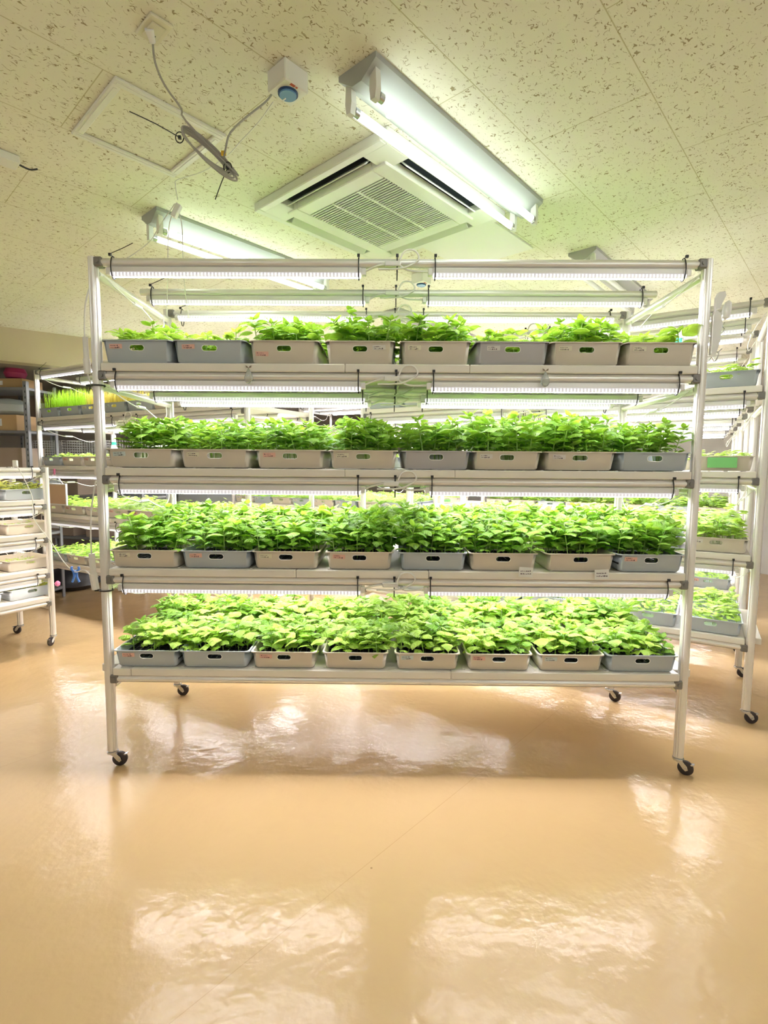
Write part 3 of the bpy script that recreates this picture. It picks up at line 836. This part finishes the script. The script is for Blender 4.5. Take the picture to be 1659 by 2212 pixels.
def grass_mesh(seed, m, hgt):
    r = random.Random(seed); b = MB()
    for k in range(620):
        x, y = r.uniform(-.15, .15), r.uniform(-.165, .165); h = hgt*r.uniform(.6, 1.05); a = r.uniform(0, PI); wd = .0022
        lx, ly = r.uniform(-.3, .3)*h*.5, r.uniform(-.3, .3)*h*.5
        c, s = math.cos(a)*wd, math.sin(a)*wd
        b.add([(x-c, y-s, 0), (x+c, y+s, 0), (x+lx*.4+c, y+ly*.4+s, h*.6), (x+lx*.4-c, y+ly*.4-s, h*.6), (x+lx, y+ly, h)], [(0, 1, 2, 3), (3, 2, 4)], 0, uvs=[(.3, 0), (.3, .1), (.3, .5), (.3, .5), (.3, 1)])
    return b.mesh('wheatgrass', m, True, 3.2)
CAN = {'mid': [canopy_mesh(k, .115, 230, .052) for k in range(4)],
       'low': [canopy_mesh(20+k, .075, 200, .044) for k in range(3)],
       'sprout': [canopy_mesh(40+k, .03, 110, .026) for k in range(2)],
       'high': [canopy_mesh(30+k, .19, 330, .062) for k in range(3)],
       'yellow': [canopy_mesh(60+k, .10, 230, .048, 'leafyellow') for k in range(2)]}
CAN['grass'] = [grass_mesh(1, 'grassg', .25)]; CAN['straw'] = [grass_mesh(2, 'grassy', .20)]

# ---------------------------------------------------------------- trays
ORD = ['first', 'second', 'third', 'fourth', 'fifth', 'sixth', 'seventh', 'eighth', 'ninth', 'tenth']
CN = {'beige': 'beige', 'bluegrey': 'blue-grey', 'grey_t': 'grey'}
SN = {'pinkp': 'pink', 'creamp': 'cream', 'bluep': 'pale blue', 'greyp': 'white', None: None}
def local(o, x, y, z):
    a = o.rotation_euler.z
    return (o.location.x+x*math.cos(a)-y*math.sin(a), o.location.y+x*math.sin(a)+y*math.cos(a), z)
def put_sticker(t, c, v, x, h, zf=.70, sc=1.0):
    z = h*zf; y = -(.375/2-.011)-.011*(z-.008)/(h-.008)-.0012
    o = O('label_sticker', sticker_mesh(c, v), t, (x, y, z), rot=(-math.atan(.011/(h-.008))*-1, random.uniform(-.04, .04), 0), scale=(sc, 1, sc))
    o['label'] = SN[c]+' paper sticker' if c in SN else 'green paper sticker'
    return o

TR = {  # per tier: list of (left px, right px, colour, sticker colour, sticker x)
 0: [(211,370,'bluegrey','pinkp',-.10),(369,532,'bluegrey','pinkp',-.10),(536,689,'beige','pinkp',-.105),(702,855,'beige','greyp',.09),(865,1020,'beige','creamp',-.10),(1027,1190,'grey_t','greyp',-.09),(1191,1349,'beige','creamp',-.10),(1352,1512,'beige','creamp',-.10)],
 1: [(222,380,'beige','bluep',-.105),(384,542,'beige','creamp',-.105),(548,702,'beige','pinkp',-.10),(709,860,'beige','creamp',-.10),(866,1018,'grey_t',None,0),(1021,1173,'beige','greyp',-.10),(1176,1335,'beige','greyp',-.10),(1338,1497,'bluegrey',None,0)],
 2: [(231,386,'beige','creamp',-.10),(387,542,'bluegrey','pinkp',-.10),(543,690,'beige','creamp',-.10),(702,850,'beige','pinkp',-.10),(862,1011,'bluegrey',None,0),(1014,1165,'beige',None,0),(1181,1333,'beige',None,0),(1337,1496,'bluegrey','pinkp',-.10)],
 3: [(231,384,'bluegrey','pinkp',-.09),(385,538,'bluegrey',None,0),(541,684,'beige','pinkp',-.09),(696,839,'beige',None,0),(853,995,'beige','bluep',-.10),(1008,1152,'beige','pinkp',-.10),(1163,1308,'beige','bluep',-.10),(1313,1478,'bluegrey',None,0)]}
TN = ['top tier', 'second tier down', 'third tier down', 'bottom tier']
FORM = {0: (LOW, 4, 4), 1: (TALL, 5, 4), 2: (MIDB, 5, 5), 3: (LOW, 5, 5)}
SPC = ['short basil', 'tall basil', 'leafy basil', 'dense young basil']
# relative plant heights above the rim for the top tier, left to right
AH = [1.1, .95, 1.25, 1.35, 1.25, 1.05, 1.25, 1.15]
rn = random.Random(3)
for ti in range(4):
    zt = TIERS[ti]+.0415
    hh = .104 if ti == 0 else .088
    for k, (u0, u1, colr, stk, sx) in enumerate(TR[ti]):
        yr = -.022
        P0, P1 = at(u0, 0, y=yr), at(u1, 0, y=yr)
        vz = zt+hh
        # horizontal extent at rim height
        def xat(u):
            # intersect pixel column with the line y=yr, z=vz
            lo, hi = -1.0, 4.5
            for _ in range(40):
                mx = (lo+hi)/2; d = Vector((mx, yr, vz))-CAM
                uu = 829.5+FPX*d.dot(_R2)/d.dot(_F)
                if uu < u: lo = mx
                else: hi = mx
            return lo
        x0, x1 = max(.03, xat(u0)), min(2.85, xat(u1)); wd = min(.352, max(.325, x1-x0))
        cx = (x0+x1)/2
        for row in (0, 1):
            d = .375; cy = yr+.006+d/2+row*(d+.022)
            cc_ = colr if row == 0 else rn.choice(['beige', 'bluegrey'])
            if row == 0:
                lab = f"{CN[cc_]} tray of {SPC[ti]}, {ORD[k]} from left, {TN[ti]} of the foreground rack"
            else:
                lab = f"{CN[cc_]} tray, {ORD[k]} from left in the rear row, {TN[ti]}, foreground rack"
            t = thing('seedling_tray', lab, 'plant tray', (cx+(rn.uniform(-.004, .004) if row else 0), cy, zt), rn.uniform(-.012, .012), 'plant trays on the foreground rack')
            key = ('lipd', hh)
            bx_ = O('tray_box', tray_mesh(cc_, h=hh), t, scale=(wd/.354, 1, 1))
            if row == 0: O('handle_lip', lip_mesh(hh), bx_)
            iz = .030 if ti else .038
            O('cell_insert', insert_mesh(), t, (0, 0, iz))
            if row == 0 and stk: put_sticker(t, stk, k % 4, sx, hh, .42 if (ti == 0 and k in (2,)) else .72, .95)
            pool, nx, ny = FORM[ti]
            for i in range(nx):
                for j in range(ny):
                    if ti >= 2 and row == 0 and j == 0 and rn.random() < .35: continue
                    px = -.150+.30*(i+.5)/nx*1.0+rn.uniform(-.022, .022)+(.27/nx/2 if j % 2 else 0)*.4
                    py = -.150+.30*(j+.5)/ny+rn.uniform(-.018, .018)
                    s = rn.uniform(.82, 1.18)
                    pl = pool
                    if ti == 3 and rn.random() < .3: pl = MIDB; s *= .72
                    if ti == 2 and rn.random() < .25: pl = TALL; s *= .86
                    if ti == 0:
                        s *= AH[k]*(1.2 if rn.random() < .15 else 1)
                        if k in (2, 4, 6, 3): pl = MIDB; s *= .80
                    if ti == 1: s *= (.92, .86, .86, .90, .92, 1.0, 1.0, .88)[k]
                    if ti == 2: s *= 1.08
                    if ti == 3: s *= 1.22
                    if row == 1 and ti in (2, 3): s *= 1.12
                    O('basil_plant', rn.choice(pl), t, (px, py, iz+.008), rn.uniform(0, 2*PI), (s, s, s), (rn.uniform(-.1, .1), rn.uniform(-.1, .1), rn.uniform(0, 2*PI)))
            if ti == 0 and k == 3 and row == 0: O('basil_plant', GIANT[0], t, (-.07, -.03, iz), 1.0, (1.05, 1.05, 1.05))
            if ti == 0 and k == 6 and row == 0: O('basil_plant', GIANT[1], t, (.06, .06, iz), 2.0, (.95, .95, .95))
            if ti == 0 and k == 6 and row == 0: O('basil_plant', GIANT[2], t, (-.07, .0, iz), 2.0, (.9, .9, .9))
            if ti == 0 and k == 0 and row == 0: O('basil_plant', TALL[2], t, (.0, .02, iz), 2.0, (.95, .95, .95)); O('basil_plant', TALL[4], t, (.09, .0, iz), 1.0, (.9, .9, .9))

def bg_trays(rk, rname, Wd, ti, rows, spec, colors, stick=None, n=8, tiers=TIERS, skip=(), d=.375, cname='plant tray', dx=0, dy=0):
    pitch = (Wd-.08)/n
    for row in rows:
        for k in range(n):
            if k in skip: continue
            colr = colors[k % len(colors)] if row == 0 else rn.choice(['beige', 'bluegrey'])
            kind = spec[k % len(spec)]
            loc = local(rk, .04+dx+pitch*(k+.5)+rn.uniform(-.004, .004), -.016+dy+d/2+row*(d+.02), tiers[ti]+.0415)
            nm = {'mid': 'basil seedlings', 'low': 'small seedlings', 'sprout': 'tiny sprouts', 'high': 'tall basil', 'yellow': 'yellow-green seedlings', 'grass': 'green wheatgrass', 'straw': 'yellow wheatgrass'}[kind]
            if row == 0: lab = f"{CN[colr]} tray of {nm}, {ORD[k]} from left, {TN[ti]}, {rname}"
            else: lab = f"{CN[colr]} tray, {ORD[k]} from left in rear row, {TN[ti]}, {rname}"
            t = thing('seedling_tray', lab, cname, loc, rk.rotation_euler.z+rn.uniform(-.01, .01), 'plant trays on the '+rname)
            O('tray_box', tray_mesh(colr), t, scale=(min(1, (pitch-.006)/.354), 1, 1))
            cm = rn.choice(CAN[kind])
            O('seedlings', cm, t, (0, 0, .045), rn.choice((0, PI)), (min(1, pitch/.35), 1, rn.uniform(.9, 1.1)))['kind'] = 'stuff'
            if row == 0 and stick:
                s = stick[k % len(stick)]
                if s: put_sticker(t, s, k % 4, -.10 if s != 'greenlab' else 0, .088, .72 if s != 'greenlab' else .45, 1.0 if s != 'greenlab' else 1.5)
BB = ['beige', 'beige', 'bluegrey', 'beige']
bg_trays(rackL, 'left rear rack', WL, 0, (0,), ['grass', 'grass', 'straw', 'straw', 'low', 'low', 'low', 'low'], ['bluegrey', 'bluegrey', 'bluegrey', 'bluegrey', 'bluegrey', 'beige'], [None, None, 'creamp', 'bluep', 'bluep', None])
bg_trays(rackL, 'left rear rack', WL, 1, (0,), ['low'], ['bluegrey', 'beige', 'beige', 'beige'], ['greyp', 'pinkp', 'pinkp'])
bg_trays(rackL, 'left rear rack', WL, 2, (0, 1), ['mid', 'mid', 'mid', 'mid', 'low'], ['beige'], ['pinkp', 'pinkp', 'greyp'])
bg_trays(rackL, 'left rear rack', WL, 3, (0, 1), ['mid'], ['bluegrey', 'beige', 'beige'], ['greyp'])
bg_trays(rackR, 'right rear rack', WR, 0, (0,), ['mid'], ['bluegrey', 'bluegrey', 'beige'], ['greyp', None], skip=(6,))
bg_trays(rackR, 'right rear rack', WR, 1, (0,), ['low'], ['bluegrey', 'beige'], ['greyp', None, 'creamp'])
bg_trays(rackR, 'right rear rack', WR, 2, (0, 1), ['mid', 'mid', 'mid', 'mid', 'mid', 'high', 'high', 'high'], ['bluegrey', 'beige', 'bluegrey', 'beige'], ['pinkp', 'greyp'])
bg_trays(rackR, 'right rear rack', WR, 3, (0, 1), ['mid'], ['bluegrey'], [None])
bg_trays(rackS, 'third rack back', WR, 0, (0,), ['mid'], ['bluegrey', 'beige'])
bg_trays(rackS, 'third rack back', WR, 1, (0,), ['low'], ['beige', 'bluegrey'])
bg_trays(rackS, 'third rack back', WR, 2, (0, 1), ['sprout', 'low', 'low'], ['bluegrey', 'beige'], ['pinkp', None, 'pinkp'])
bg_trays(rackS, 'third rack back', WR, 3, (0,), ['sprout', 'low'], ['bluegrey', 'bluegrey'], ['pinkp'])
bg_trays(rackL2, 'second row far left rack', 2.88, 1, (0,), ['low'], BB)
bg_trays(rackL2, 'second row far left rack', 2.88, 2, (0, 1), ['mid'], ['beige', 'bluegrey'], ['greyp'])
bg_trays(rackT, 'rearmost right rack', WR, 1, (0,), ['low'], BB)
bg_trays(rackT, 'rearmost right rack', WR, 2, (0,), ['high'], ['beige', 'beige', 'bluegrey', 'beige'], [None, 'greenlab', None, 'pinkp'])
bg_trays(rackT2, 'rearmost middle rack', 2.88, 1, (0,), ['low'], BB)
bg_trays(rackT2, 'rearmost middle rack', 2.88, 2, (0,), ['low'], ['bluegrey', 'beige'], ['greenlab'])
bg_trays(cart, 'low left cart', CW, 0, (0,), ['yellow'], ['bluegrey'], None, 5, CT, dx=.11, dy=.062)
bg_trays(cart, 'low left cart', CW, 1, (0,), ['sprout'], ['beige'], None, 5, CT, dx=.11, dy=.062)
bg_trays(cart, 'low left cart', CW, 2, (0,), ['sprout'], ['beige'], None, 5, CT, dx=.11, dy=.062)
bg_trays(cart, 'low left cart', CW, 3, (0,), ['yellow'], ['bluegrey'], None, 5, CT, dx=.11, dy=.062)

# ---------------------------------------------------------------- small things on and around the racks
def spray_bottle(loc, label, s=1.0, rz=0):
    t = thing('spray_bottle', label, 'spray bottle', loc, rz)
    b = MB(); b.lathe([(.030, 0), (.036, .004), (.036, .09), (.030, .12), (.016, .155), (.013, .165)], 18); O('bottle', b.mesh('bottle', 'white', True), t, scale=(s, s, s))
    b = MB(); b.lathe([(.017, .160), (.017, .182)], 16); O('neck_band', b.mesh('neck_band', 'green', True), t, scale=(s, s, s))
    b = MB(); b.prism([(-.022, .182), (.018, .182), (.022, .205), (.052, .214), (.052, .232), (.0, .240), (-.030, .226)], 'y', -.013, .013)
    b.prism([(.030, .214), (.044, .212), (.040, .175), (.034, .172)], 'y', -.005, .005)
    O('spray_head', b.mesh('spray_head', 'white'), t, scale=(s, s, s))
    return t
spray_bottle(local(rackL, -.01+.07, .62, TIERS[0]+.042), 'white spray bottle with green band beside wheatgrass on the left rear rack', 1.05)
pb = at(1465, 760, y=1.25)
spray_bottle(local(rackR, 2.32, .12, TIERS[0]+.042), 'white spray bottle with green band seen above the top right tray', 1.85, 2.6)
spray_bottle(local(rackL, .32, .62, TIERS[1]+.042), 'white spray bottle behind the first second-tier tray, without plants beside it', 1.45, 2.0)

# clothes-peg like white clip on the right post
p = Vector((2.915, -.02, 2.20))
t = thing('white_clip', 'large white plastic clip gripping the right post of the foreground rack', 'clip', tuple(p))
b = MB(); b.prism([(-.01, -.13), (.012, -.13), (.03, -.06), (.034, .02), (.022, .06), (.0, .075), (-.008, .05)], 'y', -.010, .010); O('clip_arm', b.mesh('clip_arm', 'white'), t)
b = MB(); b.prism([(.0, .075), (.018, .08), (.045, .14), (.04, .158), (.012, .155), (.0, .13)], 'y', -.008, .008); O('clip_arm', b.mesh('clip_arm_b', 'white'), t)
b = MB(); b.lathe([(.002, -.045), (.014, -.035), (.019, 0), (.014, .035), (.002, .045)], 12, X=Matrix.Translation((.056, 0, .075)) @ Matrix.Rotation(.15, 4, 'Y')); O('clip_pad', b.mesh('clip_pad', 'white', True), t)
b = MB(); b.tube([(.05, 0, .02), (.038, -.006, .0), (.05, 0, -.01), (.036, -.006, -.03)], .002, 5)
b.tube([(.045, 0, -.10), (.03, 0, -.115), (.03, 0, -.13), (.015, 0, -.16), (.0, 0, -.14), (-.012, 0, -.155)], .0022, 5); O('spring_wire', b.mesh('spring_wire', 'steel', True), t)

# blue and pink clips, hanging board and cords at the left
p = at(163, 1240, y=.9)
t = thing('blue_clip', 'blue plastic clip holding a cord between the cart and the front rack', 'clip', tuple(p))
for s in (-1, 1):
    b = MB(); b.tube([(s*.020, 0, .05), (s*.026, 0, .035), (s*.012, 0, .015), (s*.010, 0, -.02), (s*.024, 0, -.055)], .0075, 6); O('clip_jaw', b.mesh('blue_jaw', 'cyanclip', True), t)
b = MB(); b.cyl((0, -.010, .012), (0, .010, .012), .014, 12); O('clip_pivot', b.mesh('blue_pivot', 'cyanclip', True), t)
tc_ = thing('cart_cord', 'thin white cord running from the cart top down to the blue clip', 'cable', tuple(p))
o0 = Vector(p)
b = MB(); b.tube([at(36, 1005, y=1.4)-o0, at(50, 1030, y=1.35)-o0, at(70, 1075, y=1.3)-o0, at(73, 1120, y=1.25)-o0, at(110, 1170, y=1.1)-o0, at(135, 1210, y=1.0)-o0, at(160, 1235, y=.9)-o0, at(185, 1232, y=.5)-o0, Vector((-.045, 0, .93))-o0], .003, 6); O('cord', b.mesh('cart_cord', 'cable', True), tc_)
b = MB(); b.box((-.016, -.012, -.03), (.016, .012, .02), ch=.004, X=Matrix.Translation(at(33, 1000, y=1.42)-o0)); O('tap_body', b.mesh('cart_tap', 'white'), tc_)
p = local(cart, 2.085, .06, CT[3]+.12)
t = thing('pink_clip', 'pink plastic clip on the corner of the lowest cart tray', 'clip', p)
b = MB(); b.lathe([(.006, -.025), (.022, -.012), (.024, .006), (.012, .02), (.004, .024)], 6); O('clip_body', b.mesh('pink_clip', 'pinkclip'), t)
p = Vector(local(rackL, .30, -.03, TIERS[2]+.34))
t = thing('hanging_board', 'small tan board in a white frame hanging in the left rear rack', 'board', tuple(p), AL+.05)
b = MB(); b.box((-.17, 0, -.20), (.17, .008, 0)); O('board_face', b.mesh('board_face', 'tan'), t)
b = MB()
for q in (((-.18, -.004, -.21), (.18, .012, -.198)), ((-.18, -.004, -.002), (.18, .012, .01)), ((-.18, -.004, -.198), (-.168, .012, -.002)), ((.168, -.004, -.198), (.18, .012, -.002))): b.box(*q)
O('board_frame', b.mesh('board_frame', 'white'), t)
b = MB(); b.tube([(-.14, 0, .0), (0, 0, .12), (.14, 0, 0)], .003, 5, smooth=0); O('hanging_string', b.mesh('board_string', 'cable'), t)
b = MB(); b.box((-.012, -.006, .10), (.012, .006, .16), ch=.003); O('peg', b.mesh('board_peg', 'pinkclip'), t)

# drop-shaped ornaments on the front rail of the top shelf
for (u, v, lab, m) in ((537, 808, 'grey leaf-sprout drop ornament on the top shelf rail, left one', 'glass'), (1178, 815, 'clear round drop ornament on the top shelf rail, right one', 'glass')):
    p = at(u, v, y=-.034)
    t = thing('drop_ornament', lab, 'ornament', tuple(p))
    b = MB(); b.lathe([(.001, .026), (.006, .016), (.013, .003), (.019, -.012), (.019, -.024), (.012, -.036), (.002, -.040)], 18)
    O('drop_body', b.mesh('drop_body', m, True), t, rot=(0, 0, 0), scale=(1.1, .45, 1.1))
    b = MB()
    for s in (-1, 1): b.prism([(0, 0), (s*.006, .009), (s*.014, .012), (s*.012, .003)], 'y', -.002, .002, X=Matrix.Translation((0, 0, .028)))
    O('sprout', b.mesh('sprout', 'cardd'), t)
# paper notes hung on the third tier
for (u, v, k, lab) in ((1136, 1236, 0, 'white handwritten note under the sixth tray of the third tier'), (1300, 1241, 1, 'white handwritten note under the seventh tray of the third tier')):
    p = at(u, v, y=-.040)
    t = thing('paper_note', lab, 'note', tuple(p), 0)
    b = MB(); b.box((-.034, -.001, -.024), (.034, 0, .024)); O('paper', b.mesh('note_paper', 'paper'), t, rot=(0, .06*(k*2-1)*-1, 0))
    b = MB(); rr = random.Random(50+k)
    for z in (.006, -.008):
        x = -.026
        while x < .022:
            wd = rr.uniform(.002, .007); b.box((x, -.0018, z-.0025), (x+wd, -.001, z+rr.uniform(0, .004))); x += wd+rr.uniform(.001, .004)
    O('handwriting', b.mesh('note_ink', 'ink'), t)
# green label sheet on a tray end in the right rear rack
# (fastened on the end tray of the second tier)
p = local(rackR, 2.60, -.024, TIERS[1]+.042)
b = MB(); b.box((-.075, -.002, .018), (.075, 0, .080))
o = O('green_sheet', b.mesh('green_sheet', 'greenlab'), None, p, AR); tag(o, 'green sheet over the handle of a tray on the right rear rack', 'sheet')

# ---------------------------------------------------------------- storage behind on the left
def steel_shelf(org, ang, Wd, D, H, levels, label):
    t = thing('steel_shelf', label, 'shelving unit', (org[0], org[1], 0), ang, 'grey steel shelving units')
    for x in (0, Wd):
        for y in (0, D):
            sx = 1 if x == 0 else -1; sy = 1 if y == 0 else -1
            b = MB(); b.prism([(0, 0), (sx*.04, 0), (sx*.04, sy*.003), (sx*.003, sy*.003), (sx*.003, sy*.04), (0, sy*.04)], 'z', 0, H)
            pp = O('post', b.mesh('angle_post', 'shelfsteel'), t, (x, y, 0))
            b = MB(); z = .06
            while z < H-.04:
                b.box((min(sx*.012, sx*.022), -.0008, z), (max(sx*.012, sx*.022), .0, z+.022)); z += .06
            if y == 0: O('slot_holes', b.mesh('slot_holes', 'dark'), pp)
    for z in levels:
        b = MB(); b.box((.004, .004, z), (Wd-.004, D-.004, z+.03), ch=.003); O('shelf', b.mesh('steel_shelf_board', 'shelfsteel'), t)
    return t
sh1 = steel_shelf((-3.64, 3.02), -.06, 1.25, .45, 2.40, (.1, .75, 1.32, 1.86, 2.31), 'grey slotted steel shelf at the far left holding cardboard boxes')
sh2 = steel_shelf((-3.55, 4.45), -.25, 1.9, .5, 2.45, (.1, .55, 1.10, 1.62, 2.12), 'grey steel shelf behind the left rear rack holding baskets and boxes')
def carton(org, size, rz, label, m='card', cat='box'):
    t = thing('carton', label, cat, org, rz)
    w_, d_, h_ = size
    b = MB(); b.box((-w_/2, -d_/2, 0), (w_/2, d_/2, h_), ch=.004); b.box((-w_/2, -.002, h_), (w_/2, .002, h_+.001)); O('carton_body', b.mesh('carton', m), t)
    b = MB(); b.box((-w_*.15, -d_/2-.001, h_*.3), (w_*.1, -d_/2, h_*.75)); O('carton_label', b.mesh('carton_label', 'paper'), t)
    return t
carton(local(sh1, .88, .22, 2.341), (.55, .30, .10), -.06, 'shallow orange-brown carton on top of the far left steel shelf')
carton(local(sh1, .86, .22, 1.891), (.42, .30, .17), -.06, 'small brown carton on the second shelf of the far left steel shelf')
carton(local(sh1, .75, .22, 1.351), (.75, .34, .36), -.06, 'large dull brown carton on the middle shelf at far left', 'cardd')
b = MB(); b.lathe([(.03, 0), (.09, .02), (.11, .07), (.09, .12), (.03, .145)], 14)
o = O('red_bundle', b.mesh('red_bundle', 'magenta', True), None, local(sh1, .98, .2, 2.442)); tag(o, 'dark red bundle on top of the carton at far left', 'bundle')
b = MB(); b.lathe([(.12, 0), (.19, .05), (.20, .14), (.13, .21), (.03, .23)], 12)
o = O('plastic_bag', b.mesh('bag', 'bag', True), None, local(sh1, .86, .2, 2.062)); o.scale = (1.2, .7, .8); tag(o, 'clear plastic bag resting on the small carton at far left', 'bag')
carton(local(sh2, .35, .25, 2.151), (.5, .35, .26), -.25, 'dark brown carton on the top of the shelf behind wheatgrass', 'cardd')
carton(local(sh2, 1.0, .25, 2.151), (.55, .35, .22), -.25, 'long brown carton beside the dark one, behind the wheatgrass rack', 'cardd')
carton(local(sh2, .45, .25, .581), (.6, .38, .32), -.25, 'brown carton low behind the left rear rack', 'cardd')
carton(local(sh2, 1.25, .25, .581), (.6, .38, .36), -.25, 'dull brown carton low, to the right of another, behind rack', 'cardd')
carton(local(sh2, .5, .25, 1.131), (.7, .38, .30), -.25, 'wide grey-brown carton at mid height behind the left rear rack', 'cardd')
for k, x in enumerate((.38, .95, 1.5)):
    t = thing('wire_basket', ('white wire basket, leftmost on the shelf behind the left rear rack', 'white wire basket in the middle of the shelf behind', 'white wire basket, rightmost on the shelf behind')[k], 'basket', local(sh2, x, .22, 1.651), -.25, 'white wire baskets')
    b = MB(); w_, d_, h_ = .24, .16, .20
    for i in range(13):
        xx = -w_+2*w_*i/12
        for y in (-d_, d_): b.box((xx-.002, y-.002, 0), (xx+.002, y+.002, h_))
        b.box((xx-.002, -d_, 0), (xx+.002, d_, .003))
    for i in range(7):
        z = h_*i/6
        for y in (-d_, d_): b.box((-w_, y-.002, z-.002), (w_, y+.002, z+.002))
        for xx in (-w_, w_): b.box((xx-.002, -d_, z-.002), (xx+.002, d_, z+.002))
    O('basket_mesh', b.mesh('wire_basket', 'white'), t)
b = MB(); b.tube([(-.25, 0, 0), (-.1, .05, .10), (0, 0, .13), (.12, -.03, .08), (.22, 0, .0)], .05, 7)
o = O('green_cloth', b.mesh('green_cloth', 'greensheet', True), None, local(sh2, 1.55, .2, 2.20)); o.rotation_euler.z = -.25; tag(o, 'green cloth bundle on the shelf behind the wheatgrass', 'cloth')
b = MB(); b.box((0, 0, 0), (.55, .012, .30), ch=.002)
o = O('white_board', b.mesh('white_board', 'paper'), None, local(rackL, .14, .78, TIERS[0]+.045), AL); tag(o, 'white board standing behind the wheatgrass trays', 'board')
b = MB(); b.box((0, 0, 0), (.06, .002, .05))
# paper sheets clipped below the wheatgrass shelf
b = MB(); b.box((0, 0, -.20), (.30, .003, 0)); o = O('paper_sheet', b.mesh('paper_sheet', 'paper'), None, local(rackL, .62, .86, TIERS[0]-.06), AL); tag(o, 'white paper sheet hanging at the back of the left rear rack', 'paper')
# grey storage cabinets against the far wall
for k, (x, y) in enumerate(((-2.4, 5.6), (-1.45, 5.75), (-.9, 6.75))):
    t = thing('storage_cabinet', ('grey storage cabinet, leftmost against the far wall', 'grey storage cabinet, middle one against the far wall', 'grey storage cabinet, rightmost against the far wall')[k], 'cabinet', (x, y, 0), .15, 'grey storage cabinets')
    b = MB(); b.box((-.45, -.22, 0), (.45, .22, 1.62), ch=.005); O('cabinet_body', b.mesh('cabinet', 'grey'), t)
    for s in (-1, 1):
        b = MB(); b.box((min(s*.44, s*.004), -.238, .06), (max(s*.44, s*.004), -.22, 1.58), ch=.003); dd = O('door', b.mesh('cabinet_door', 'shelfsteel'), t)
        b = MB(); b.box((s*.04-.006, -.255, .78), (s*.04+.006, -.238, .92)); O('handle', b.mesh('cabinet_handle', 'steel'), dd)
# black rubbish bags on the floor under the left rear rack
p = at(158, 1268, z=0)
b = MB(); b.lathe([(.25, 0), (.34, .06), (.30, .18), (.16, .27), (.03, .30)], 14)
o = O('black_bag', b.mesh('black_bag', 'black', True), None, p); tag(o, 'black bag on the floor under the left rear rack', 'bag')
